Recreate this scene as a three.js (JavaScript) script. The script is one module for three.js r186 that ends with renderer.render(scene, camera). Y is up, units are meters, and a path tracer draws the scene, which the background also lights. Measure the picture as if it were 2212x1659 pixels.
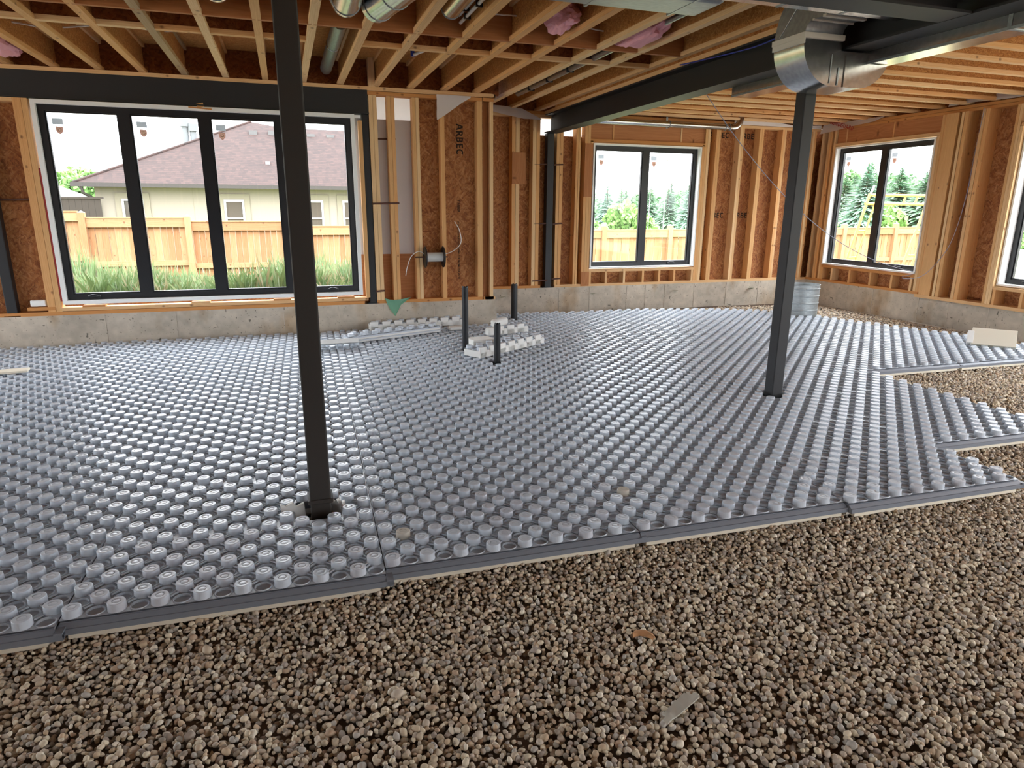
import * as THREE from 'three';
import { mergeGeometries } from 'three/addons/utils/BufferGeometryUtils.js';
import { RoundedBoxGeometry } from 'three/addons/geometries/RoundedBoxGeometry.js';
import { TextGeometry } from 'three/addons/geometries/TextGeometry.js';
import { FontLoader } from 'three/addons/loaders/FontLoader.js';

// ---------------------------------------------------------------- camera, sky, exposure
const scene = new THREE.Scene();
const camera = new THREE.PerspectiveCamera(2 * Math.atan(829.5 / 1433.7) * 180 / Math.PI, 2212 / 1659, 0.05, 600);
camera.position.set(0, 1.585, 0);
camera.rotation.order = 'YXZ';
camera.rotation.set(-14.884 * Math.PI / 180, -18.475 * Math.PI / 180, 0.391 * Math.PI / 180);

const renderer = new THREE.WebGLRenderer({ antialias: true });
renderer.toneMapping = THREE.LinearToneMapping;
renderer.toneMappingExposure = 3.4;
renderer.shadowMap.enabled = true;

const SKY_ZENITH = 6;                                            // bright overcast day
function rng(seed) { let s = seed | 0; return () => { s = (s + 0x6d2b79f5) | 0; let t = Math.imul(s ^ (s >>> 15), 1 | s); t = (t + Math.imul(t ^ (t >>> 7), 61 | t)) ^ t; return ((t ^ (t >>> 14)) >>> 0) / 4294967296; }; }
const hash2 = (x, y, s) => { let h = Math.imul(x, 374761393) ^ Math.imul(y, 668265263) ^ Math.imul(s, 2147483629 | 1); h = Math.imul(h ^ (h >>> 13), 1274126177); return ((h ^ (h >>> 16)) >>> 0) / 4294967296; };
function vnoise(x, y, per, s) {                                     // value noise, tiles every `per` cells
  const xi = Math.floor(x), yi = Math.floor(y), fx = x - xi, fy = y - yi, u = fx * fx * (3 - 2 * fx), v = fy * fy * (3 - 2 * fy);
  const w = (a) => ((a % per) + per) % per;
  const a = hash2(w(xi), w(yi), s), b = hash2(w(xi + 1), w(yi), s), c = hash2(w(xi), w(yi + 1), s), d = hash2(w(xi + 1), w(yi + 1), s);
  return a + (b - a) * u + (c - a) * v + (a - b - c + d) * u * v;
}
const fbm = (x, y, per, s, oct = 4) => { let r = 0, a = 0.5, t = 0; for (let i = 0; i < oct; i++) { r += a * vnoise(x, y, per, s + i * 17); t += a; x *= 2; y *= 2; per *= 2; a *= 0.5; } return r / t; };
{
  const W = 512, H = 256, d = new Float32Array(W * H * 4);
  for (let j = 0; j < H; j++) for (let i = 0; i < W; i++) {
    const e = (j + 0.5) / H * Math.PI - Math.PI / 2, s = Math.max(0, Math.sin(e)), k = (j * W + i) * 4;
    let L = SKY_ZENITH * (1 + 2 * s) / 3, r = 0.93, g = 0.985, b = 1.04;
    const c = fbm(i / W * 12, j / H * 10, 12, 5, 4) - 0.5;          // soft breaks in the cloud
    L *= 1 + 0.16 * c; r += 0.22 * c; b -= 0.1 * c;
    if (e < 0) { L = 0.5; r = 0.8; g = 0.9; b = 0.7; }
    d[k] = L * r; d[k + 1] = L * g; d[k + 2] = L * b; d[k + 3] = 1;
  }
  const sky = new THREE.DataTexture(d, W, H, THREE.RGBAFormat, THREE.FloatType);
  sky.mapping = THREE.EquirectangularReflectionMapping; sky.magFilter = THREE.LinearFilter; sky.needsUpdate = true;
  scene.background = sky; scene.environment = sky;
}

// ---------------------------------------------------------------- helpers
const R = rng(20240611), rr = (a, b) => a + (b - a) * R();
const font = await new FontLoader().loadAsync('fonts/droid/droid_sans_bold.typeface.json');
const taken = new Map();
const numbered = (n) => { const k = taken.get(n) ?? 0; taken.set(n, k + 1); return k ? `${n}_${String(k).padStart(3, '0')}` : n; };
function shadows(o) { o.castShadow = true; o.receiveShadow = true; return o; }
function tag(o, label, category, group) { o.userData.label = label; o.userData.category = category; if (group) o.userData.group = group; return o; }
function thing(name, label, category, pos = [0, 0, 0], turn = 0, group) {
  const o = new THREE.Group(); o.name = numbered(name); o.position.set(...pos); o.rotation.y = turn; scene.add(o); o.userData.kind = 'thing'; return tag(o, label, category, group);
}
function structure(name, pos = [0, 0, 0], turn = 0) {
  const o = new THREE.Group(); o.name = name; o.position.set(...pos); o.rotation.y = turn; o.userData.kind = 'structure'; scene.add(o); return o;
}
function part(name, geo, mat, parent, pos, rot) {
  const m = shadows(new THREE.Mesh(geo, mat)); m.name = parent === scene ? numbered(name) : name; if (pos) m.position.set(...pos); if (rot) m.rotation.set(...rot); parent.add(m); return m;
}
const boxCache = new Map();
function boxGeo(w, h, d, variant = 0) {                             // a box with uv in metres, u along its longest side
  const key = [w, h, d].map((v) => v.toFixed(4)).join() + ',' + variant;
  if (boxCache.has(key)) return boxCache.get(key);
  const g = new THREE.BoxGeometry(w, h, d), p = g.attributes.position, n = g.attributes.normal, uv = g.attributes.uv, long = [w, h, d].indexOf(Math.max(w, h, d));
  const ou = variant * 0.731, ov = variant * 0.377;
  for (let i = 0; i < p.count; i++) {
    const c = [p.getX(i), p.getY(i), p.getZ(i)], nn = [Math.abs(n.getX(i)), Math.abs(n.getY(i)), Math.abs(n.getZ(i))], f = nn.indexOf(Math.max(...nn));
    const axes = [0, 1, 2].filter((a) => a !== f); let u = axes[0], v = axes[1];
    if (v === long) [u, v] = [v, u];
    uv.setXY(i, c[u] + ou + f * 0.19, c[v] + ov + f * 0.07);
  }
  boxCache.set(key, g); return g;
}
function box(name, mat, parent, [x0, x1], [y0, y1], [z0, z1], variants = 5) {
  return part(name, boxGeo(x1 - x0, y1 - y0, z1 - z0, Math.floor(R() * variants)), Array.isArray(mat) ? mat[Math.floor(R() * mat.length)] : mat, parent, [(x0 + x1) / 2, (y0 + y1) / 2, (z0 + z1) / 2]);
}
function at(g, x, y, z, rx = 0, ry = 0, rz = 0) { const m = new THREE.Matrix4().makeRotationFromEuler(new THREE.Euler(rx, ry, rz)).setPosition(x, y, z); return g.clone().applyMatrix4(m); }
function bx(x0, x1, y0, y1, z0, z1) { return at(boxGeo(x1 - x0, y1 - y0, z1 - z0), (x0 + x1) / 2, (y0 + y1) / 2, (z0 + z1) / 2); }
const flat = (list) => mergeGeometries(list.map((g) => { const q = g.index ? g.toNonIndexed() : g; for (const k of Object.keys(q.attributes)) if (!['position', 'normal', 'uv'].includes(k)) q.deleteAttribute(k); return q; }));
const V3 = (a) => new THREE.Vector3(...a);
function tube(points, r, seg = 40, rad = 10, tension = 0.5) { return new THREE.TubeGeometry(new THREE.CatmullRomCurve3(points.map(V3), false, 'catmullrom', tension), seg, r, rad, false); }
function bar(a, b, r, seg = 10) { const A = V3(a), B = V3(b), d = B.clone().sub(A), g = new THREE.CylinderGeometry(r, r, d.length(), seg, 1); g.applyQuaternion(new THREE.Quaternion().setFromUnitVectors(new THREE.Vector3(0, 1, 0), d.normalize())); g.translate(...A.add(B).multiplyScalar(0.5).toArray()); return g; }

// ---------------------------------------------------------------- procedural textures
function dataTex(w, h, fn, srgb = true) {
  const d = new Uint8Array(w * h * 4);
  for (let j = 0; j < h; j++) for (let i = 0; i < w; i++) { const c = fn(i / w, j / h), k = (j * w + i) * 4; d[k] = Math.max(0, Math.min(255, c[0])); d[k + 1] = Math.max(0, Math.min(255, c[1])); d[k + 2] = Math.max(0, Math.min(255, c[2])); d[k + 3] = 255; }
  const t = new THREE.DataTexture(d, w, h); t.wrapS = t.wrapT = THREE.RepeatWrapping; t.magFilter = THREE.LinearFilter; t.minFilter = THREE.LinearMipmapLinearFilter; if (srgb) t.colorSpace = THREE.SRGBColorSpace; t.needsUpdate = true; return t;
}
function canvasTex(w, h, draw, srgb = true) {
  const c = document.createElement('canvas'); c.width = w; c.height = h; draw(c.getContext('2d'), w, h);
  const t = new THREE.CanvasTexture(c); t.wrapS = t.wrapT = THREE.RepeatWrapping; if (srgb) t.colorSpace = THREE.SRGBColorSpace; return t;
}
function osbTexture(seed, base, tones, size, dark) {
  const r = rng(seed);
  return canvasTex(1024, 1024, (g, W) => {
    g.fillStyle = base; g.fillRect(0, 0, W, W);
    for (let k = 0; k < 5200; k++) {
      const x = r() * W, y = r() * W, a = (r() - 0.5) * 1.9 + (r() < 0.3 ? 1.57 : 0), L = (35 + r() * 95) * size, w = (5 + r() * 17) * size, t = tones[Math.floor(r() * tones.length)];
      g.globalAlpha = 0.25 + r() * 0.55; g.fillStyle = t;
      for (const dx of [-W, 0, W]) for (const dy of [-W, 0, W]) {
        if (x + dx < -150 || x + dx > W + 150 || y + dy < -150 || y + dy > W + 150) continue;
        g.save(); g.translate(x + dx, y + dy); g.rotate(a);
        g.beginPath(); g.moveTo(-L / 2, -w / 2 + 2); g.lineTo(L / 2 - 5, -w / 2); g.lineTo(L / 2, w / 3); g.lineTo(-L / 2 + 7, w / 2); g.closePath(); g.fill(); g.restore();
      }
    }
    g.globalAlpha = 0.5; g.strokeStyle = dark;
    for (let k = 0; k < 900; k++) { const x = r() * W, y = r() * W, a = r() * 3.1, L = 8 + r() * 30; g.lineWidth = 1 + r() * 2.2; g.globalAlpha = 0.2 + r() * 0.5; g.beginPath(); g.moveTo(x, y); g.lineTo(x + Math.cos(a) * L, y + Math.sin(a) * L); g.stroke(); }
  });
}
const osbMap = osbTexture(11, '#a8734a', ['#c08a58', '#9a6238', '#b57c48', '#d2a06c', '#8a5430', '#c79058', '#ad7040'], 1, '#4a2a16');
osbMap.repeat.set(1 / 1.3, 1 / 1.3);
const webMap = osbTexture(12, '#c08a50', ['#d8a862', '#b07838', '#cf9a55', '#e2b878', '#a06a30', '#dcae6a'], 0.55, '#6a4018');
webMap.repeat.set(1 / 0.8, 1 / 0.8);
function woodTexture(seed, c0, c1, knots) {
  const r = rng(seed), ks = []; for (let k = 0; k < knots; k++) ks.push([r() * 2, r() * 0.25, 0.006 + r() * 0.008]);
  return dataTex(1024, 256, (u, v) => {
    const X = u * 2, Y = v * 0.25; let bend = 0, kn = 0;
    for (const [kx, ky, kr] of ks) { const dx = X - kx, dy = Y - ky, q = Math.exp(-(dx * dx) / 0.006 - (dy * dy) / 0.0009); bend += q * 0.02 * Math.sign(dy || 1); const dd = Math.hypot(dx * 0.7, dy) / kr; if (dd < 1.5) kn = Math.max(kn, 1 - dd / 1.5); }
    const n = fbm(u * 6, v * 40 + bend * 160, 6 * 16, seed, 4), ring = 0.5 + 0.5 * Math.sin((Y + bend) * 420 + n * 9 + fbm(u * 3, v * 5, 48, seed + 3) * 7), fine = fbm(u * 16, v * 128, 128, seed + 9, 2);
    let t = 0.45 * ring + 0.35 * n + 0.2 * fine; const o = [];
    for (let i = 0; i < 3; i++) o.push((c0[i] * t + c1[i] * (1 - t)) * (1 - 0.62 * kn) + [70, 38, 18][i] * 0.62 * kn);
    return o;
  });
}
const lumberMaps = [woodTexture(31, [238, 204, 156], [216, 174, 122], 4), woodTexture(32, [230, 190, 140], [206, 160, 108], 5)];
lumberMaps.forEach((t) => t.repeat.set(0.5, 4));
const plyMap = woodTexture(35, [190, 130, 82], [168, 108, 64], 5); plyMap.repeat.set(0.5, 1.3);
const cedarMap = woodTexture(36, [240, 206, 168], [214, 166, 116], 4); cedarMap.repeat.set(0.5, 2.2);
const concreteMap = dataTex(1024, 512, (u, v) => {                 // 4 m by 2 m, v up
  const a = fbm(u * 8, v * 4, 8, 51, 5), b = fbm(u * 60, v * 30, 60, 53, 3), pit = vnoise(u * 300, v * 150, 300, 57), pit2 = vnoise(u * 110, v * 55, 110, 58), st = fbm(u * 14, v * 3, 14, 61, 4);
  let s = 0.86 + 0.22 * (a - 0.5) + 0.14 * (b - 0.5); if (pit > 0.93) s *= 0.72; if (pit2 > 0.95) s *= 0.6;
  const m = Math.max(0, st - 0.6) * 2.2;                            // muddy splashes
  return [(222 - 46 * m) * s, (210 - 72 * m) * s, (192 - 96 * m) * s];
});
concreteMap.repeat.set(0.25, 0.5);
const concreteBump = dataTex(512, 256, (u, v) => { const p = vnoise(u * 150, v * 75, 150, 57), q = fbm(u * 40, v * 20, 40, 63, 3); const s = (p > 0.92 ? 60 : 200) + 50 * (q - 0.5); return [s, s, s]; }, false);
concreteBump.repeat.set(0.25, 0.5);
const galvMap = dataTex(256, 256, (u, v) => { const n = fbm(u * 24, v * 24, 24, 71, 3), k = 196 + 36 * (n - 0.5); return [k, k + 2, k + 3]; });
galvMap.repeat.set(2, 2);
const shingleMap = dataTex(1024, 1024, (u, v) => {                 // 4 m square, courses of 0.143 m
  const row = Math.floor(v * 28), fy = v * 28 - row, x = u * 26 + hash2(row, 3, 81) * 26, tab = Math.floor(x), t = hash2(tab % 26, row, 83), edge = fy < 0.16 ? 0.72 : 1, g = fbm(u * 128, v * 128, 128, 85, 2);
  const s = edge * (0.84 + 0.22 * t + 0.18 * (g - 0.5)); return [186 * s, 152 * s, 140 * s];
});
shingleMap.repeat.set(0.25, 0.25);

// ---------------------------------------------------------------- materials
const std = (o) => new THREE.MeshStandardMaterial(o), phys = (o) => new THREE.MeshPhysicalMaterial(o);
const lumber = [std({ map: lumberMaps[0], roughness: 0.72 }), std({ map: lumberMaps[1], roughness: 0.75 }), std({ map: lumberMaps[0], color: '#f2e2cc', roughness: 0.72 }), std({ map: lumberMaps[1], color: '#fff0dc', roughness: 0.75 })];
const greyLumber = std({ map: lumberMaps[0], color: '#c4c6c8', roughness: 0.8 });
const darkLumber = std({ map: plyMap, roughness: 0.85 });
const plate = [std({ map: lumberMaps[1], color: '#e8c8a0', roughness: 0.75 }), std({ map: lumberMaps[1], roughness: 0.75 })];
const osb = [std({ map: osbMap, color: '#efe6e2', roughness: 0.85 }), std({ map: osbMap, color: '#dccfc8', roughness: 0.85 })];
const osbShaded = std({ map: osbMap, color: '#c2a48c', roughness: 0.9 });  // same OSB map tinted darker, shade put into the colour
const web = std({ map: webMap, color: '#fff4ea', roughness: 0.8 });
const ply = std({ map: plyMap, roughness: 0.8 });
const concrete = std({ map: concreteMap, bumpMap: concreteBump, bumpScale: 0.003, roughness: 0.95 });
const steel = std({ color: '#1d1e21', roughness: 0.55, metalness: 0.0 });
const steelDusty = std({ color: '#2f2a26', roughness: 0.6, metalness: 0.0 });
const rust = std({ color: '#5a3a30', roughness: 0.8 });
const galv = std({ map: galvMap, roughness: 0.22, metalness: 1 });
const galvDull = std({ map: galvMap, color: '#c9ced2', roughness: 0.42, metalness: 0.9 });
const sealant = std({ color: '#d8d4c8', roughness: 0.6 });
const foamWhite = std({ color: '#e6e6e2', roughness: 0.9 });
const foamCream = std({ color: '#ddd5c2', roughness: 0.95 });
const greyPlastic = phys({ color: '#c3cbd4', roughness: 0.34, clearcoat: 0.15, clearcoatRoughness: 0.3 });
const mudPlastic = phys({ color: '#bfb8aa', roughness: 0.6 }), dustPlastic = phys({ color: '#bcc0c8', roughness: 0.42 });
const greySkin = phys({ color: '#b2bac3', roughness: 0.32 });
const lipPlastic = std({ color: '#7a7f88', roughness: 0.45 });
const blackPlastic = std({ color: '#16181c', roughness: 0.35 });
const windowBlack = std({ color: '#17181c', roughness: 0.38 });
const vinylWhite = std({ color: '#f2f4f2', roughness: 0.45 });
const glass = phys({ color: '#ffffff', roughness: 0.0, transmission: 1, thickness: 0, ior: 1.5 });
const stickerGrey = phys({ color: '#a9b0b8', roughness: 1, transmission: 0.2, thickness: 0, side: THREE.DoubleSide });
const stickerShield = phys({ color: '#8c6a5e', roughness: 1, transmission: 0.45, thickness: 0, side: THREE.DoubleSide });
const stickerMark = phys({ color: '#d8c8a8', roughness: 0.9, transmission: 0.3, thickness: 0 });
const wrap = phys({ color: '#f2efee', roughness: 0.9, transmission: 0.45, thickness: 0 });
const wrapGrey = std({ color: '#d9d2d0', roughness: 0.7 });
const pinkWool = std({ color: '#e7a9b4', roughness: 1 });
const pexWhite = std({ color: '#e6e2da', roughness: 0.4 });
const blueMark = std({ color: '#2b3f9a', roughness: 0.4 });
const cableGrey = std({ color: '#8b8fa2', roughness: 0.45 });
const ink = std({ color: '#2a1c14', roughness: 0.9 });
const redInk = std({ color: '#a03a38', roughness: 0.9 });
const dirt = std({ color: '#5c4c3e', roughness: 1 });

// ---------------------------------------------------------------- room measures (metres; gravel at y = 0)
const ZA = -8.45, ZA2 = -9.62, XB = 8.68, XA_END = 2.56, CT = 0.405, JB = 2.94, SUB = 3.242, XL = -7.4, ZR = 4.2;
const ST = 0.14;                                                    // stud depth

// ---------------------------------------------------------------- floor: gravel
const TH = 1.5966 * Math.PI / 180, CELL = 0.0762, UX = [Math.cos(TH), Math.sin(TH)], VX = [Math.sin(TH), -Math.cos(TH)];
const K0 = [0.33743, -2.62059], S0 = [K0[0] - (UX[0] + VX[0]) * CELL / 2, K0[1] - (UX[1] + VX[1]) * CELL / 2];
const colShift = (c) => ({ '-3': -0.05, '-2': -0.05, '-1': -0.02, 0: 0.025, 1: 0.025 }[c] ?? 0);
const gridAt = (i, j, c) => { const v = j * CELL + colShift(c); return [S0[0] + UX[0] * i * CELL + VX[0] * v, S0[1] + UX[1] * i * CELL + VX[1] * v]; };
const toGrid = (x, z) => { const dx = x - S0[0], dz = z - S0[1]; const i = (dx * UX[0] + dz * UX[1]) / CELL, c = Math.floor(i / 16); return [i, (dx * VX[0] + dz * VX[1] - colShift(c)) / CELL]; };
const EDGE = [[2.6, -9.2], [5.2, -9.02], [6.2, -8.78], [6.84, -8.42], [7.27, -7.8], [7.55, -6.95], [7.98, -5.95], [8.12, -5.35], [8.2, -4.5]];
function zLimit(x) { if (x < 2.6) return -8.4; if (x > 8.15) return 9; for (let k = 0; k + 1 < EDGE.length; k++) { const [a, b] = EDGE[k], [c, d] = EDGE[k + 1]; if (x <= c) return b + (d - b) * (x - a) / (c - a); } return 9; }
const holes = [[0.065, -3.29, 0.12, 0.115], [3.79, -4.41, 0.085, 0.085], [1.728, -6.80, 0.05, 0.05], [1.913, -6.215, 0.05, 0.05], [2.935, -8.683, 0.06, 0.06], [7.22, -8.02, 0.29, 0.29]];
function cellLaid(i, j) {                                           // is the foam laid in cell (i, j)?
  if (j < 0) return false; const c = Math.floor(i / 16), row = Math.floor(j / 8);
  if (row === 0 && c > 2) return false;
  if (row >= 1 && row <= 3 && c > 3) return false;
  if (c < -5) return false;
  const [x, z] = gridAt(i + 0.5, j + 0.5, c);
  if (z - 0.04 < zLimit(x) || (x > 2.5 && x < 2.66 && z < -8.36)) return false;
  for (const [hx, hz, hw, hd] of holes) if (Math.abs(x - hx) < hw && Math.abs(z - hz) < hd) return false;
  return true;
}
const floor = structure('floor');
{
  const g = new THREE.PlaneGeometry(17, 15, 220, 190); g.rotateX(-Math.PI / 2); g.translate(0.9, 0, -2.9);
  const p = g.attributes.position; for (let i = 0; i < p.count; i++) p.setY(i, -0.02 + 0.012 * (fbm(p.getX(i) * 2 + 40, p.getZ(i) * 2 + 40, 200, 91, 3) - 0.5));
  g.computeVertexNormals(); part('gravel_base', g, dirt, floor);
  // pebbles
  const shapes = [];
  for (let k = 0; k < 7; k++) {
    const s = rng(700 + k), q = new THREE.IcosahedronGeometry(1, 2), pp = q.attributes.position, v = new THREE.Vector3(), ax = [0.8 + s() * 0.35, 0.45 + s() * 0.3, 0.6 + s() * 0.3], o = s() * 50, cuts = [];
    for (let c = 0; c < 4; c++) cuts.push([new THREE.Vector3(s() - 0.5, s() - 0.5, s() - 0.5).normalize(), 0.62 + s() * 0.3]);
    for (let i = 0; i < pp.count; i++) {
      v.fromBufferAttribute(pp, i); const n = fbm(v.x * 1.1 + o + 9, v.y * 1.1 + v.z * 1.3 + 9, 200, 95 + k, 2); v.multiplyScalar(0.8 + 0.42 * n);
      for (const [cn, cd] of cuts) { const e = v.dot(cn) - cd; if (e > 0) v.addScaledVector(cn, -e * 0.8); }
      pp.setXYZ(i, v.x * ax[0], v.y * ax[1], v.z * ax[2]);
    }
    q.computeVertexNormals();
    // smooth shared normals
    const map = new Map(), nn = q.attributes.normal; const key = (i) => [pp.getX(i), pp.getY(i), pp.getZ(i)].map((t) => t.toFixed(3)).join();
    for (let i = 0; i < pp.count; i++) { const kk = key(i), a = map.get(kk) ?? new THREE.Vector3(); a.add(new THREE.Vector3().fromBufferAttribute(nn, i)); map.set(kk, a); }
    for (let i = 0; i < pp.count; i++) { const a = map.get(key(i)).clone().normalize(); nn.setXYZ(i, a.x, a.y, a.z); }
    shapes.push(q);
  }
  const tones = ['#c6b69e', '#b4a48c', '#d2c4aa', '#a3968a', '#dccfb6', '#bcae9c', '#c6b094', '#b2aca2', '#c8baa8', '#958a7c', '#e2d8c4', '#b49c84'];
  const stoneMats = tones.slice(0, 9).map((c) => std({ color: c, roughness: 0.82 }));
  const lists = shapes.map(() => []), near = [], e = new THREE.Euler(), qn = new THREE.Quaternion(), m = new THREE.Matrix4(), cam = camera.position;
  camera.updateMatrixWorld(true); camera.updateProjectionMatrix(); const pv = new THREE.Vector3();
  const inView = (x, z, mar) => { pv.set(x, 0, z).project(camera); return pv.z < 1 && Math.abs(pv.x) < 1 + mar && Math.abs(pv.y) < 1 + mar; };
  const S = rng(4411);
  for (let z = -0.85; z > -9.4;) {
    const far = Math.max(0.9, -z), step = far < 2.9 ? 0.0162 : far < 4.8 ? 0.021 : 0.029;
    for (let x = -2.2; x < 8.6; x += step) {
      const px = x + (S() - 0.5) * step * 1.3, pz = z + (S() - 0.5) * step * 1.3, a = S(), b = S(), c = S(), d1 = S(), d2 = S(), d3 = S(), d4 = S(), d5 = S();
      if (!inView(px, pz, 0.28)) continue;
      const [gi, gj] = toGrid(px, pz); if (cellLaid(Math.floor(gi), Math.floor(gj)) && cellLaid(Math.floor(gi), Math.floor(gj - 0.9))) continue;
      if (px < 2.6 ? pz < -8.4 : pz < -9.58) continue;
      const size = (0.0080 + 0.0080 * Math.pow(a, 1.7)) * (step > 0.025 ? 1.35 : step > 0.02 ? 1.1 : 1) * (b > 0.985 ? 1.5 : 1);
      const hump = 0.012 * (fbm(px * 2 + 40, pz * 2 + 40, 200, 91, 3) - 0.5) + 0.022 * (fbm(px * 5 + 7, pz * 5 + 90, 400, 93, 3) - 0.5);
      e.set(d1 * 6.28, d2 * 6.28, d3 * 6.28); if (d5 < 0.5) e.set((d1 - 0.5) * 0.9, d2 * 6.28, (d3 - 0.5) * 0.9);
      const under = c < 0.3, y = -0.011 + hump + (under ? -0.007 : 0.009 * d4);
      const it = [px, y, pz, size, e.x, e.y, e.z, Math.floor(b * 997) % tones.length, Math.floor(d4 * 1e5) % shapes.length];
      if (!under && pz > -1.75 && Math.hypot(px - 0.62, pz + 1.55) < 1.3 && a > 0.62) near.push(it); else lists[it[8]].push(it);
    }
    z -= step;
  }
  near.sort((p1, p2) => p2[3] / Math.hypot(p2[0], p2[2], 1.6) - p1[3] / Math.hypot(p1[0], p1[2], 1.6));
  for (const it of near.splice(300)) lists[it[8]].push(it);
  for (const it of near) { const o = part('pebble', shapes[it[8]], stoneMats[it[7] % 9], floor, [it[0], it[1], it[2]], [it[4], it[5], it[6]]); o.scale.setScalar(it[3]); }
  const col = new THREE.Color();
  lists.forEach((L, k) => {
    const im = shadows(new THREE.InstancedMesh(shapes[k], std({ color: '#ffffff', roughness: 0.82 }), L.length)); im.name = 'gravel'; im.userData.kind = 'stuff';
    L.forEach((it, n) => { m.compose(pv.set(it[0], it[1], it[2]), qn.setFromEuler(e.set(it[4], it[5], it[6])), new THREE.Vector3(it[3], it[3], it[3])); im.setMatrixAt(n, m); im.setColorAt(n, col.set(tones[it[7]])); });
    floor.add(im);
  });
  console.log('pebbles', near.length, 'gravel', lists.map((l) => l.length).join(' '));
}

// ---------------------------------------------------------------- foundation (concrete)
function foundation(name, parts) { const f = structure(name); for (const [x, y, z] of parts) box('concrete', concrete, f, x, y, z, 1); return f; }
const fBack = foundation('wall_foundation_back', [[[XL, XA_END + 0.04], [-0.4, CT], [ZA - 0.24, ZA]], [[XA_END - 0.2, XA_END + 0.04], [-0.4, CT], [ZA2 - 0.24, ZA - 0.24]], [[XA_END + 0.04, XB + 0.24], [-0.4, CT - 0.015], [ZA2 - 0.24, ZA2]]]);
const fRight = foundation('wall_foundation_right', [[[XB, XB + 0.24], [-0.4, CT - 0.008], [ZA2, ZR]]]);
foundation('wall_foundation_left', [[[XL - 0.24, XL], [-0.4, CT], [ZA - 0.24, ZR]]]);
foundation('wall_foundation_front', [[[XL - 0.24, XB + 0.24], [-0.4, CT], [ZR, ZR + 0.24]]]);
for (const x of [-2.0, -1.28, -0.1, 0.55, 1.1, 1.75]) box('form_seam', concrete, fBack, [x - 0.004, x + 0.004], [0, CT - 0.01], [ZA, ZA + 0.004], 1);
for (const x of [3.98, 4.5, 5.16, 5.5, 5.86, 6.42, 7.05, 7.7]) box('form_seam', concrete, fBack, [x - 0.005, x + 0.005], [0, CT - 0.03], [ZA2, ZA2 + 0.005], 1);
for (const z of [-8.62, -8.12, -7.3, -6.82, -6.25]) box('form_seam', concrete, fRight, [XB - 0.004, XB], [0, CT - 0.02], [z - 0.005, z + 0.005], 1);

// ---------------------------------------------------------------- walls
// Local frame of a wall: x along it, y up, z = 0 the inner face of the studs, positive towards the room.
const PT = 0.04;
function wallFrame(name, pos, turn) { return structure(name, pos, turn); }
function stud(w, x0, x1, y0, y1, d0 = -ST, d1 = 0) { return box('stud', lumber, w, [x0, x1], [y0, y1], [d0, d1]); }
function sheet(w, x0, x1, y0, y1, m = osb, name = 'osb_sheet', z = -ST) { return box(name, m, w, [x0, x1], [y0, y1], [z - 0.012, z]); }
function hplate(w, name, x0, x1, y0, y1, d0 = -ST, d1 = 0) { return box(name, plate, w, [x0, x1], [y0, y1], [d0, d1]); }
const TP = 2.9;                                                     // underside of the top of the wall plates
function text(str, size, parent, mat, pos, rot) {
  const g = new TextGeometry(str, { font, size, depth: 0.0012, curveSegments: 3 }); g.computeBoundingBox(); g.center(); return part('printed_text', g, mat, parent, pos, rot);
}
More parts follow.
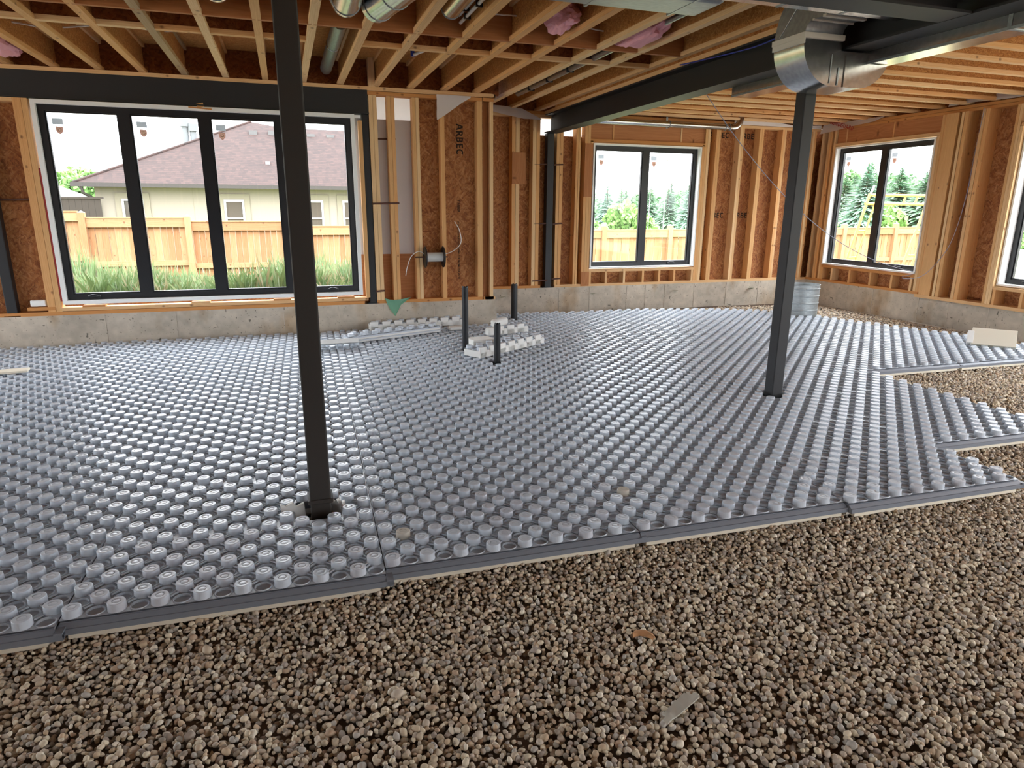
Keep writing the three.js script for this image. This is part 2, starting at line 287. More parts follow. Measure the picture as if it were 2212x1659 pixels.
// back wall beside and around the four-pane window
const wBack = wallFrame('wall_back', [0, 0, ZA], 0);
{
  const w = wBack;
  hplate(w, 'sill_plate', -7.4, 0.875, CT, CT + PT); hplate(w, 'sill_plate', 1.03, XA_END, CT, CT + PT);
  hplate(w, 'window_sill_plate', -2.40, 0.92, CT + PT + 0.004, CT + 2 * PT);
  box('shim', plate, w, [-2.72, -2.46], [CT + PT + 0.02, CT + PT + 0.056], [-0.1, 0.005]);
  for (const [a, b] of [[-2.2, -1.98], [-1.1, -0.9], [-0.2, 0], [0.55, 0.75]]) box('shim', plate, w, [a, b], [CT + 2 * PT, CT + 2 * PT + 0.018], [-0.1, -0.002]);
  stud(w, -2.53, -2.455, CT + PT, 2.63); stud(w, -2.452, -2.40, CT + PT, 2.63);
  stud(w, 0.90, 0.945, CT + 2 * PT, 2.56, -0.1, 0);
  box('flashing_tape', redInk, w, [-2.398, -2.381], [0.56, 1.95], [-0.09, -0.004], 1); sheet(w, -3.3, -2.4, CT, 1.615, [osb[0]]); sheet(w, -3.3, -2.4, 1.619, 2.63, [osb[1]]); sheet(w, -3.3, -2.4, CT, 2.63, [osbShaded], 'light_leak_backing', -ST - 0.02); sheet(w, -7.4, -3.3, CT, 2.9, osb);  // full-height backing sheet is added to stop a light leak at the joint
  hplate(w, 'head_plate', -7.4, -2.53, 2.59, 2.63); for (let x = -7.3; x < -3; x += 0.406) stud(w, x, x + 0.038, CT + PT, 2.59);
  // right of the window
  for (const [a, b] of [[1.03, 1.075], [1.078, 1.122], [1.243, 1.285], [1.288, 1.33], [1.542, 1.58], [1.583, 1.622], [1.88, 1.93], [2.345, 2.41], [2.508, 2.552]]) stud(w, a, b, CT + PT, 2.845);
  hplate(w, 'top_plate', 1.02, XA_END, 2.848, 2.886); hplate(w, 'top_plate', XL, XA_END + 0.02, 2.892, 2.932);
  sheet(w, 1.62, 2.345, CT, 2.9, [osb[0]]); sheet(w, 2.345, XA_END, CT, 2.9, [ply], 'plywood_sheet', -0.09); sheet(w, 0.86, 1.62, CT, 1.007, [ply], 'plywood_sheet');
  box('house_wrap', wrapGrey, w, [0.86, 1.62], [1.007, 2.6], [-ST - 0.008, -ST - 0.004], 1);
  box('house_wrap', wrap, w, [0.86, 1.62], [2.6, 2.88], [-ST - 0.008, -ST - 0.004], 1);
  sheet(w, 0.86, 1.62, CT, 2.6, [osb[1]], 'osb_sheet', -ST - 0.02);
  sheet(w, 2.345, XA_END + 0.02, CT, 2.9, [osb[1]], 'osb_sheet', -ST - 0.02);
  text('ARBEC', 0.085, w, ink, [2.155, 2.41, -ST + 0.0015], [0, 0, -Math.PI / 2]); text('TIMBER', 0.03, w, ink, [2.13, 1.6, -ST + 0.0015], [0, 0, -Math.PI / 2]);
  for (const y of [0.78, 0.95, 1.12, 1.3]) text('7/16 OSB 24/16', 0.022, w, ink, [2.12 + 0.03 * (y % 0.2), y, -ST + 0.0015], [0, 0, -Math.PI / 2]);
  sheet(w, -2.4, 0.9, 2.6, 2.9, [osb[1]], 'osb_sheet', -ST - 0.16);
  sheet(w, -2.5, 0.95, 0.1, 0.52, [osb[1]], 'osb_sheet', -ST - 0.03);
}
// return wall at the step
const wStep = wallFrame('wall_step', [XA_END + 0.02, 0, ZA], Math.PI / 2);   // local x runs to -z of the room, room side +x
{
  const w = wStep; const L = ZA - ZA2;
  hplate(w, 'sill_plate', 0, L, CT, CT + PT, -ST, 0); hplate(w, 'top_plate', 0, L, 2.89, 2.932, -ST, 0);
  for (const x of [0.13, 0.53, 0.93, 1.13]) stud(w, x, x + 0.038, CT + PT, 2.89); sheet(w, 0, L, CT, 2.9, osb, 'osb_sheet', -ST - 0.02);
}
// recessed back wall with the two-pane window
const wRecess = wallFrame('wall_recess', [0, 0, ZA2], 0);
{
  const w = wRecess, c = CT - 0.015;
  hplate(w, 'sill_plate', XA_END, 3.66, c, c + PT); hplate(w, 'sill_plate', 3.9, XB, c, c + PT); hplate(w, 'top_plate', XA_END, XB, 2.85, 2.888); hplate(w, 'top_plate', XA_END, XB, 2.892, 2.932);
  for (const [a, b] of [[2.72, 2.76], [3.19, 3.245], [3.25, 3.306], [3.51, 3.565], [3.57, 3.622], [3.888, 3.935], [3.94, 3.99], [4.20, 4.235], [4.24, 4.27]]) stud(w, a, b, c + PT, 2.85);
  box('stud_pad', ply, w, [3.19, 3.40], [1.92, 2.36], [0, 0.012]);
  for (const [a, b] of [[4.34, 4.385], [4.388, 4.43], [4.432, 4.474]]) stud(w, a, b, c + PT, a > 4.4 ? 2.56 : 2.85);
  box('pad_block', ply, w, [4.34, 4.475], [c + 0.01, 0.62], [0, 0.012]); box('stud_pad', ply, w, [4.34, 4.47], [1.75, 2.52], [0, 0.01]);
  for (const [a, b] of [[6.375, 6.418], [6.42, 6.462], [6.465, 6.507]]) stud(w, a, b, c + PT, a < 6.4 ? 2.56 : 2.85);
  for (const a of [6.62, 7.062, 7.44, 7.885, 8.28, 8.5]) { stud(w, a, a + 0.04, c + PT, 2.85); stud(w, a + 0.042, a + 0.078, c + PT, 2.85); }
  hplate(w, 'window_sill_plate', 4.475, 6.375, 0.61, 0.65); for (const a of [4.478, 4.76, 5.08, 5.42, 5.72, 6.0, 6.335]) stud(w, a, a + 0.036, c + PT, 0.61);
  box('header', ply, w, [4.44, 6.42], [2.59, 2.85], [-ST + 0.02, -0.03]); hplate(w, 'header_plate', 4.43, 6.42, 2.545, 2.588);
  for (const a of [4.80, 5.98]) box('header_strip', lumber, w, [a, a + 0.022], [2.59, 2.85], [-0.03, -0.02]);
  sheet(w, XA_END, 3.66, c, 2.85, [osb[0]]); sheet(w, 3.66, 4.45, c, 2.62, [osb[1]]); sheet(w, 4.45, 6.4, c, 0.65, [osb[0]]); sheet(w, 4.45, 6.4, 2.545, 2.9, [osb[1]]);
  sheet(w, 6.4, 7.1, c, 2.9, [osb[0]]); sheet(w, 7.105, 8.85, c, 2.9, [osb[1]]);
  box('house_wrap', wrap, w, [3.6, 4.45], [2.62, 2.86], [-ST - 0.012, -ST - 0.006], 1);
  text('ARBEC', 0.085, w, ink, [6.76, 2.74, -ST + 0.0015]); text('ARBEC', 0.085, w, ink, [6.78, 1.485, -ST + 0.0015]); text('ARBEC', 0.085, w, ink, [7.33, 1.485, -ST + 0.0015]); text('ARBEC', 0.085, w, ink, [7.32, 2.74, -ST + 0.0015]);
}
// right wall: local x runs towards the camera (+z of the room), x = 0 at the far corner
const wRight = wallFrame('wall_right', [XB, 0, ZA2], -Math.PI / 2);
const bz = (z) => z - ZA2;
{
  const w = wRight, c = CT - 0.008, J = bz(-7.34);
  hplate(w, 'sill_plate', 0, J, c, c + PT); hplate(w, 'sill_plate', J, bz(ZR), c - 0.03, c + 0.012, -ST, 0.06);
  hplate(w, 'top_plate', 0, bz(ZR), 2.85, 2.888); hplate(w, 'top_plate', 0, bz(ZR), 2.892, 2.932);
  for (const [a, b] of [[0.02, 0.06], [0.16, 0.2], [0.205, 0.245], [0.29, 0.325], [0.327, 0.36]]) stud(w, a, b, c + PT, a > 0.3 ? 2.59 : 2.85);
  for (const z of [-7.43, -7.388, -7.346]) stud(w, bz(z), bz(z) + 0.04, c + PT, z < -7.42 ? 2.59 : 2.85);
  box('plywood_post', lumber[2], w, [bz(-7.29), bz(-7.11)], [c + 0.012, 2.85], [-0.03, 0.045]);
  for (const [a, b] of [[-7.068, -7.03], [-7.02, -6.97], [-6.785, -6.74], [-6.735, -6.68], [-6.335, -6.30], [-6.297, -6.262], [-6.26, -6.225]]) stud(w, bz(a), bz(b), c + 0.012, a > -6.27 ? 2.59 : 2.85, -ST, 0.05);
  hplate(w, 'window_sill_plate', bz(-9.27), bz(-7.43), 0.635, 0.675); for (const z of [-9.26, -9.04, -8.66, -8.24, -7.84, -7.5]) stud(w, bz(z), bz(z) + 0.036, c + PT, 0.635);
  box('header', ply, w, [bz(-9.28), bz(-7.39)], [2.635, 2.85], [-ST + 0.02, -0.03]); hplate(w, 'header_plate', bz(-9.30), bz(-7.39), 2.592, 2.633);
  for (const z of [-9.1, -8.2]) box('header_strip', lumber, w, [bz(z), bz(z) + 0.02], [2.635, 2.85], [-0.03, -0.022]);
  sheet(w, -0.16, 0.37, c, 2.9, [osb[1]]); sheet(w, 0.37, bz(-7.43), c, 0.675, [osb[0]]); sheet(w, 0.37, bz(-7.43), 2.592, 2.9, [osb[1]]);
  sheet(w, bz(-7.43), bz(-6.76), c, 2.9, [osb[1]]); sheet(w, bz(-6.755), bz(-6.22), c + 0.05, 2.9, [osb[0]]); sheet(w, bz(-6.76), bz(-6.22), c - 0.05, 0.6, [osbShaded], 'osb_sheet', -ST - 0.02);  // last sheet is a dark backing added against a light leak
  // second window and the wall beyond it, towards the camera
  hplate(w, 'window_sill_plate', bz(-6.22), bz(-4.4), 0.6, 0.64, -ST, 0.05); for (const z of [-6.21, -5.86, -5.45, -5.05, -4.65]) stud(w, bz(z), bz(z) + 0.036, c + 0.012, 0.6, -ST, 0.05);
  sheet(w, bz(-6.22), bz(-4.4), c, 0.64, [osb[0]]); sheet(w, bz(-6.22), bz(-4.4), 2.592, 2.9, [osb[1]]); hplate(w, 'header_plate', bz(-6.25), bz(-4.35), 2.592, 2.633, -ST, 0.05); box('header', ply, w, [bz(-6.25), bz(-4.35)], [2.635, 2.85], [-ST, 0]);
  for (const z of [-4.4, -4.36, -3.95, -3.6]) stud(w, bz(z), bz(z) + 0.038, c + 0.012, 2.85); sheet(w, bz(-4.4), bz(-3.4), c, 2.9, osb);
  // wide unseen opening added beside the camera to let in daylight: frame only
  for (const z of [-3.4, -3.36, 1.2, 1.24]) stud(w, bz(z), bz(z) + 0.038, c + 0.012, 2.85); box('header', ply, w, [bz(-3.4), bz(1.24)], [2.62, 2.85], [-ST, 0]); sheet(w, bz(-3.4), bz(1.24), 2.62, 2.9, [osb[0]]);
  for (let z = 1.6; z < 4.1; z += 0.406) stud(w, bz(z), bz(z) + 0.038, c + 0.012, 2.85); sheet(w, bz(1.2), bz(ZR), c, 2.9, osb);
  text('ARBEC', 0.085, w, ink, [bz(-6.885), 0.91, -ST + 0.0015], [0, 0, Math.PI / 2]);
}
// left wall and front wall behind the camera, openings added to brighten the room
const wLeft = wallFrame('wall_left', [XL, 0, ZR], Math.PI / 2);
{
  const w = wLeft, az = (z) => ZR - z;                               // local x = distance from the front wall
  hplate(w, 'sill_plate', 0, az(ZA), CT, CT + PT); hplate(w, 'top_plate', 0, az(ZA), 2.85, 2.932);
  const open = [[-8.2, -5.4], [-5.0, -1.6]];
  sheet(w, az(-8.2), az(ZA), CT, 2.9, osb); sheet(w, az(-5.0), az(-5.4), CT, 2.9, osb); sheet(w, 0, az(-1.6), CT, 2.9, osb);
  for (const [a, b] of open) { box('header', ply, w, [az(b), az(a)], [2.62, 2.85], [-ST, 0]); sheet(w, az(b), az(a), 2.62, 2.9, osb); for (const z of [a, b]) stud(w, az(z) - 0.02, az(z) + 0.02, CT + PT, 2.85); }
}
const wFront = wallFrame('wall_front', [0, 0, ZR], Math.PI);
{
  const w = wFront; hplate(w, 'sill_plate', -XB, -XL, CT, CT + PT); hplate(w, 'top_plate', -XB, -XL, 2.85, 2.932);
  for (let x = -XB; x < -XL; x += 0.406) stud(w, x, x + 0.038, CT + PT, 2.85); for (let x = -XB; x < -XL - 0.1; x += 1.22) if (x > -3.7 && x < 4.8) sheet(w, x, Math.min(x + 1.218, -XL), CT, 2.9, osb);  // sheets left out at both ends: added openings for fill light
}

// ---------------------------------------------------------------- ceiling: I-joists, blocking, rim, subfloor
const ceiling = structure('ceiling');
{
  function joist(x, z0, z1, m) {
    const o = new THREE.Group(); o.name = 'i_joist'; ceiling.add(o); const L = m ?? lumber;
    box('flange', L, o, [x - 0.032, x + 0.032], [JB, JB + 0.038], [z0, z1]); box('flange', L, o, [x - 0.032, x + 0.032], [SUB - 0.038, SUB], [z0, z1]);
    box('web', web, o, [x - 0.005, x + 0.005], [JB + 0.038, SUB - 0.038], [z0, z1]);
  }
  function joistX(z, x0, x1) {
    const o = new THREE.Group(); o.name = 'i_joist'; ceiling.add(o);
    box('flange', lumber, o, [x0, x1], [JB, JB + 0.038], [z - 0.032, z + 0.032]); box('flange', lumber, o, [x0, x1], [SUB - 0.038, SUB], [z - 0.032, z + 0.032]);
    box('web', web, o, [x0, x1], [JB + 0.038, SUB - 0.038], [z - 0.005, z + 0.005]);
  }
  const X = (k) => -0.09 + 0.406 * k;
  for (let k = -17; k <= 8; k++) joist(X(k), k >= 7 ? ZA2 - 0.12 : ZA - 0.12, ZR, k === -2 ? [greyLumber] : undefined);
  joist(3.60, ZA2 - 0.12, ZR);
  for (let z = ZA2 + 0.12; z < ZR; z += 0.406) joistX(z, 3.80, XB + 0.1);
  for (const [zz, mat] of [[-5.87, darkLumber], [-6.45, null]]) for (let k = -7; k < 9; k++) {
    if (zz === -6.45 && k === 1) continue;
    const a = X(k) + 0.008, b = (k === 8 ? 3.60 : X(k + 1)) - 0.008, o = new THREE.Group(); o.name = 'blocking'; ceiling.add(o);
    box('web', mat ?? osbShaded, o, [a, b], [JB + (mat ? 0 : 0.038), SUB], [zz - (mat ? 0.019 : 0.005), zz + (mat ? 0.019 : 0.005)]);
    if (!mat) box('flange', lumber, o, [a + 0.026, b - 0.026], [JB, JB + 0.038], [zz - 0.032, zz + 0.032]);
  }
  for (let x = XL; x < XA_END; x += 2.44) box('rim_board', osbShaded, ceiling, [x, Math.min(x + 2.436, XA_END + 0.1)], [2.934, SUB], [ZA - 0.15, ZA - 0.122]);
  box('rim_board', osbShaded, ceiling, [XA_END + 0.1, XB + 0.14], [2.934, SUB], [ZA2 - 0.15, ZA2 - 0.122]);
  box('rim_board', osbShaded, ceiling, [XA_END - 0.13, XA_END - 0.1], [2.934, SUB], [ZA2 - 0.12, ZA - 0.15]);
  box('rim_board', osbShaded, ceiling, [XB + 0.112, XB + 0.14], [2.934, SUB], [ZA2 - 0.12, ZR]);
  box('rim_board', osbShaded, ceiling, [XL - 0.14, XL - 0.11], [2.934, SUB], [ZA, ZR]); box('rim_board', osbShaded, ceiling, [XL, XB], [2.934, SUB], [ZR + 0.1, ZR + 0.13]);
  box('subfloor', web, ceiling, [XL - 0.2, XB + 0.2], [SUB + 0.001, SUB + 0.02], [ZA2 - 0.2, ZR + 0.2], 1);
  box('bearing_plate', plate, ceiling, [XL, XA_END], [2.897, 2.936], [ZA - 0.13, ZA + 0.006]);
  box('bearing_plate', plate, ceiling, [3.69, 3.91], [2.897, 2.936], [ZA2, ZR]); box('bearing_plate', plate, ceiling, [XL, 3.66], [2.897, 2.936], [-3.26, -3.08]);
  box('joist_hanger_block', lumber, ceiling, [1.04, 1.11], [2.936, SUB], [ZA - 0.09, ZA + 0.03]);
}

// ---------------------------------------------------------------- windows
function windowUnit(n, parentPos, turn, x0, x1, y0, y1, cols, cranks, depth = 0.14) {
  const w = structure('window_' + n, parentPos, turn), LW = n === 1 ? 0.042 : 0.024, FW = 0.06, FD = 0.07, MW = 0.115;
  const zi = 0.008, zo = -depth + 0.01;                              // liner from the room face back to the frame
  box('liner', vinylWhite, w, [x0, x0 + LW], [y0, y1], [zo, zi]); box('liner', vinylWhite, w, [x1 - LW, x1], [y0, y1], [zo, zi]);
  box('liner', vinylWhite, w, [x0 + LW, x1 - LW], [y0, y0 + LW], [zo, zi + 0.006]); box('liner', vinylWhite, w, [x0 + LW, x1 - LW], [y1 - LW, y1], [zo, zi]);
  const a = x0 + LW, b = x1 - LW, c = y0 + LW, d = y1 - LW, zf = zo + 0.05, zb = zf - FD, iw = (b - a) / cols;
  const fg = [bx(a, a + FW, c, d, zb, zf), bx(b - FW, b, c, d, zb, zf), bx(a + FW, b - FW, c, c + FW, zb, zf), bx(a + FW, b - FW, d - FW, d, zb, zf)];
  for (let k = 1; k < cols; k++) fg.push(bx(a + iw * k - MW / 2, a + iw * k + MW / 2, c + FW, d - FW, zb, zf));
  part('frame', flat(fg), windowBlack, w);
  for (let k = 0; k < cols; k++) {
    const p0 = k ? a + iw * k + MW / 2 : a + FW, p1 = k < cols - 1 ? a + iw * (k + 1) - MW / 2 : b - FW, q0 = c + FW, q1 = d - FW, zg = zf - 0.035, s = 0.014;
    const sash = part('sash', flat([bx(p0, p0 + s, q0, q1, zg - 0.012, zf - 0.012), bx(p1 - s, p1, q0, q1, zg - 0.012, zf - 0.012), bx(p0 + s, p1 - s, q0, q0 + s, zg - 0.012, zf - 0.012), bx(p0 + s, p1 - s, q1 - s, q1, zg - 0.012, zf - 0.012)]), windowBlack, w);
    const pg = new THREE.PlaneGeometry(p1 - p0 - 2 * s, q1 - q0 - 2 * s); const pane = part('pane', pg, glass, w, [(p0 + p1) / 2, (q0 + q1) / 2, zg]);
    // maker's stickers on the glass
    const sx = p0 + s + 0.085, sy = q1 - s - 0.085; part('sticker', new THREE.PlaneGeometry(0.1, 0.06), stickerGrey, w, [sx, sy, zg + 0.002]);
    const sh = new THREE.Shape(); sh.moveTo(-0.034, 0.036); sh.lineTo(0.034, 0.036); sh.lineTo(0.034, 0.0); sh.quadraticCurveTo(0.03, -0.028, 0, -0.042); sh.quadraticCurveTo(-0.03, -0.028, -0.034, 0); sh.closePath();
    const st = part('sticker', new THREE.ShapeGeometry(sh, 8), stickerShield, w, [sx + 0.008, sy - 0.085, zg + 0.001]);
    part('emblem', new THREE.RingGeometry(0.01, 0.018, 14), stickerMark, st, [0, 0.002, 0.0015]);
    if (cranks.includes(k)) {
      const cx = p0 + (p1 - p0) * (k === cols - 1 ? 0.62 : 0.3), cr = part('crank', new RoundedBoxGeometry(0.13, 0.03, 0.03, 2, 0.008), blackPlastic, w, [cx, c + FW * 0.55, zf + 0.012]);
      part('handle', tube([[-0.05, 0.01, 0.015], [-0.01, 0.022, 0.03], [0.045, 0.012, 0.026]], 0.007, 16, 8), blackPlastic, cr);
    }
  }
  return w;
}
windowUnit(1, [0, 0, ZA], 0, -2.378, 0.858, 0.522, 2.625, 4, [0, 3], 0.10);
windowUnit(2, [0, 0, ZA2], 0, 4.48, 6.365, 0.665, 2.53, 2, [1]);
windowUnit(3, [XB, 0, ZA2], -Math.PI / 2, bz(-9.265), bz(-7.435), 0.688, 2.576, 2, [1]);
windowUnit(4, [XB, 0, ZA2], -Math.PI / 2, bz(-6.215), bz(-4.41), 0.655, 2.576, 2, [0], 0.17);

// ---------------------------------------------------------------- steel frame
function iBeam(name, label, len, alongX, pos, h = 0.255, w = 0.205) {
  const o = thing(name, label, 'beam', pos), t = 0.014, g = flat([bx(-w / 2, w / 2, 0, t, -len / 2, len / 2), bx(-w / 2, w / 2, h - t, h, -len / 2, len / 2), bx(-0.005, 0.005, t, h - t, -len / 2, len / 2)]);
  const m = part('beam_section', g, steel, o); if (alongX) m.rotation.y = Math.PI / 2; return o;
}
iBeam('steel_beam', 'long black steel I-beam running from the recessed wall over the right post', ZR - ZA2 + 0.1, false, [3.80, 2.64, (ZR + ZA2) / 2 + 0.02]);
iBeam('steel_beam', 'black steel cross beam meeting the long beam beside the duct elbow', 3.69 - XL, true, [(3.69 + XL) / 2, 2.64, -3.17]);
{ // lintel over the four-pane window: a channel flush with the wall
  const o = thing('steel_lintel', 'black steel lintel beam above the four-pane window', 'beam', [(XL + 1.02) / 2, 2.635, ZA]), L = 1.02 - XL;
  part('beam_section', flat([bx(-L / 2, L / 2, 0.012, 0.262, -0.06, 0.004), bx(-L / 2, L / 2 + 0.01, 0, 0.012, -0.14, 0.02)]), steel, o);
}
const postGeo = (h, s = 0.104) => new RoundedBoxGeometry(s, h, s, 3, 0.009);
{
  const o = thing('steel_post', 'black square steel post with a collar standing in a torn hole in the foam', 'post', [0.066, -0.03, -3.29]);
  part('shaft', postGeo(2.5).translate(0, 1.42, 0), steelDusty, o); part('foot', postGeo(0.2, 0.1).translate(0, 0.1, 0), steelDusty, o); part('collar', new RoundedBoxGeometry(0.125, 0.022, 0.125, 2, 0.004), steelDusty, o, [0, 0.172, 0]);
  part('base_plate', new RoundedBoxGeometry(0.18, 0.012, 0.18, 1, 0.003), rust, o, [0, 0.006, 0]);
  part('cap_plate', new RoundedBoxGeometry(0.2, 0.012, 0.16, 1, 0.003), steel, o, [0, 2.664, 0]);
}
{
  const o = thing('steel_post', 'black square steel post under the galvanized duct elbow', 'post', [3.79, -0.02, -4.41]);
  part('shaft', postGeo(2.64).translate(0, 1.33, 0), steel, o); part('base_plate', new RoundedBoxGeometry(0.16, 0.012, 0.16, 1, 0.003), rust, o, [0, 0.006, 0]);
  part('cap_plate', new RoundedBoxGeometry(0.2, 0.012, 0.2, 1, 0.003), steel, o, [0, 2.652, 0]);
}
function wallColumn(label, x, z, y0, y1, w, rods) {
  const o = thing('steel_column', label, 'column', [x, 0, z]);
  part('shaft', postGeo(y1 - y0, w).translate(0, (y0 + y1) / 2, 0), steel, o); part('base_plate', new RoundedBoxGeometry(w + 0.06, 0.014, 0.12, 1, 0.003), steel, o, [0, y0 + 0.007, 0]);
  for (const [a, b, y, zz] of rods) part('anchor_rod', bar([a, y, zz], [b, y + 0.008, zz], 0.011), rust, o);
  return o;
}
wallColumn('black steel column between the four-pane window and the white house wrap', 0.985, ZA - 0.06, CT, 2.635, 0.086, [[0.03, 0.36, 1.62, 0.085], [0.03, 0.14, 0.56, 0.085], [0.03, 0.36, 2.37, -0.03]]);
wallColumn('black steel column at the edge of the wall left of the four-pane window', -2.87, ZA - 0.06, CT, 2.635, 0.1, [[0.03, 0.46, 1.63, -0.03]]);
wallColumn('black steel column under the far end of the long beam', 3.79, ZA2 - 0.05, CT - 0.015, 2.64, 0.11, [[-0.25, -0.02, 2.2, 0.04], [0.05, 0.2, 2.2, 0.06], [-0.25, -0.02, 1.35, 0.04], [0.05, 0.2, 1.35, 0.06], [-0.26, -0.02, 0.5, 0.06], [0.05, 0.2, 0.52, 0.06]]);

// ---------------------------------------------------------------- ducts and pipes
function sweepBox(pts, x0, x1) {                                     // a box section swept along (z, y) pairs: pts = [[inner z, y], [outer z, y]] ...
  const v = []; const quad = (a, b, c, d) => v.push(...a, ...b, ...c, ...a, ...c, ...d);
  for (let k = 0; k + 1 < pts.length; k++) {
    const [i0, o0] = pts[k], [i1, o1] = pts[k + 1], P = (x, q) => [x, q[1], q[0]];
    quad(P(x0, i0), P(x0, i1), P(x0, o1), P(x0, o0)); quad(P(x1, i0), P(x1, o0), P(x1, o1), P(x1, i1));
    quad(P(x0, i0), P(x1, i0), P(x1, i1), P(x0, i1)); quad(P(x0, o0), P(x0, o1), P(x1, o1), P(x1, o0));
  }
  const g = new THREE.BufferGeometry(); g.setAttribute('position', new THREE.Float32BufferAttribute(v, 3)); const uv = []; for (let i = 0; i < v.length; i += 3) uv.push(v[i] + v[i + 2], v[i + 1]); g.setAttribute('uv', new THREE.Float32BufferAttribute(uv, 2)); g.computeVertexNormals(); return g;
}
{
  const o = thing('trunk_duct', 'long rectangular galvanized duct running beside the long steel beam', 'duct', [4.006, 2.565, -2.3]);
  part('casing', bx(-0.1, 0.1, 0, 0.29, -3.2, 5.9), galv, o); for (const z of [-1.9, -0.7, 0.5, 1.7]) part('seam', bx(-0.104, 0.104, -0.004, 0.2, z - 0.012, z + 0.012), galvDull, o);
  part('edge_cleat', bx(-0.106, -0.096, -0.006, 0.01, -3.2, 5.9), galvDull, o);
}
{
  const o = thing('crossover_duct', 'galvanized U-shaped duct elbow dipping under the steel beam', 'duct', [3.35, 2.4, -4.12]);
  // U in the plane across the beam, 0.3 m deep along z
  const s = new THREE.Shape(), W = 0.75, y1 = 0.3, r = 0.27, b = 0.0;
  s.moveTo(0, y1); s.lineTo(0, b + r); s.absarc(r, b + r, r, Math.PI, 1.5 * Math.PI, false); s.lineTo(W - r, b); s.absarc(W - r, b + r, r, 1.5 * Math.PI, 2 * Math.PI - 0.419, false); s.lineTo(0.56, 0.16); s.lineTo(0.56, 0.225); s.lineTo(0.31, 0.225); s.lineTo(0.31, y1); s.closePath();
  const g = new THREE.ExtrudeGeometry(s, { depth: 0.296, bevelEnabled: false, curveSegments: 24 }); g.translate(0, 0, -0.148); part('lower_elbow', g, galv, o);
  for (const zz of [-0.15, 0.15]) part('edge_seam', new THREE.TubeGeometry(new THREE.CatmullRomCurve3(s.getPoints(16).slice(1, 36).map((p) => new THREE.Vector3(p.x, p.y, zz)), false, 'catmullrom', 0), 120, 0.004, 6), galvDull, o);
  part('seam', bx(0.355, 0.372, 0.0, 0.2, 0.148, 0.156), galv, o); part('seam', bx(0.30, 0.31, 0.01, 0.12, 0.148, 0.154), galvDull, o); part('seam', bx(0.235, 0.243, 0.02, 0.2, 0.148, 0.152), galvDull, o);
  part('sealant_band', flat([bx(-0.012, 0.32, 0.285, 0.318, -0.162, 0.162), bx(-0.008, 0.0, 0.25, 0.30, -0.158, 0.158)]), sealant, o);
  // upper elbow turning towards the room: profile in (z, y)
  const pts = []; for (let k = 0; k <= 14; k++) { const a = k / 14 * Math.PI / 2, ci = 0.06, co = 0.36; pts.push([[0.148 + ci - ci * Math.cos(a), 0.318 + ci * Math.sin(a)], [0.148 + ci - co * Math.cos(a), 0.318 + ci * 0 + co * Math.sin(a) * 0.95]]); }
  pts.push([[0.5, 0.378], [0.5, 0.66]]);
  part('upper_elbow', sweepBox(pts, 0.0, 0.31), galvDull, o); part('crease', bar([-0.002, 0.33, -0.1], [-0.002, 0.6, 0.16], 0.004, 6), galv, o);
  part('sealant_band', flat([bx(-0.006, 0.318, 0.37, 0.385, 0.30, 0.33), bx(-0.006, 0.318, 0.37, 0.382, 0.21, 0.225)]), sealant, o);
}
{
  const o = thing('branch_duct', 'flat rectangular galvanized duct hanging below the joists beside the cross beam', 'duct', [1.2, 2.72, -3.44]);
  part('casing', bx(-5, 2.5, 0, 0.21, -0.14, 0.14), galv, o); for (const x of [-1.6, -0.4, 0.5, 1.15, 1.6, 2.05]) part('seam', bx(x - 0.01, x + 0.01, -0.003, 0.21, -0.143, 0.143), galvDull, o);
  const p = thing('oval_duct', 'pale blue-grey flattened duct with a cut end under the joists', 'duct', [0.2, 2.79, -3.78]);
  part('casing', new RoundedBoxGeometry(1.5, 0.14, 0.34, 4, 0.05).translate(1.55, 0, 0), galvDull, p); for (const x of [1.1, 1.55, 2.1]) part('seam', bx(x - 0.008, x + 0.008, -0.072, 0.072, -0.172, 0.172), galvDull, p);
}
function roundDuct(label, x, y, z0, z1, r) {                         // runs along z and turns up at its far end
  const o = thing('round_duct', label, 'duct', [x, y, z1], 0, undefined);
  const c = new THREE.CurvePath(); const rad = 0.13;
  const pts = [[0, 0, z0 - z1], [0, 0, (z0 - z1) * 0.5], [0, 0, 0.02 + rad]]; for (let k = 1; k <= 6; k++) { const a = k / 6 * Math.PI / 2; pts.push([0, rad - rad * Math.cos(a), rad - rad * Math.sin(a)]); } pts.push([0, rad + 0.12, 0]);
  part('pipe', tube(pts, r, 70, 28, 0.3), galv, o); part('seam_ring', new THREE.TorusGeometry(r + 0.001, 0.004, 6, 28), galvDull, o, [0, 0, 0.03 + rad]); part('seam_ring', new THREE.TorusGeometry(r + 0.001, 0.004, 6, 28), galvDull, o, [0, rad + 0.02, 0], [Math.PI / 2, 0, 0]);
  part('seam_ring', new THREE.TorusGeometry(r + 0.001, 0.004, 6, 28), galvDull, o, [0, 0.038, 0.045 ], [0.8, 0, 0]);
}
roundDuct('round galvanized duct turning up in the joist bay left of the near post', -0.29, 2.845, -3.6, -4.87, 0.085);
roundDuct('round galvanized duct turning up just right of the near post', 0.47, 2.84, -3.6, -4.9, 0.09);
{
  const o = thing('round_duct', 'slanting round galvanized duct with a closed end right of the near post', 'duct', [0.66, 2.835, -4.8]);
  const A = [0.24, 0, 1.15], B = [0, 0, 0], q = Math.atan2(0.24, 1.15);
  part('pipe', bar(A, B, 0.098, 28), galv, o); part('closed_end', new THREE.SphereGeometry(0.098, 26, 14).scale(1, 1, 0.6), galv, o, B, [0, q, 0]);
  for (const t of [0.05, 0.3]) part('seam_ring', new THREE.TorusGeometry(0.099, 0.004, 6, 28), galvDull, o, [0.24 * t, 0, 1.15 * t], [0, q, 0]);
}
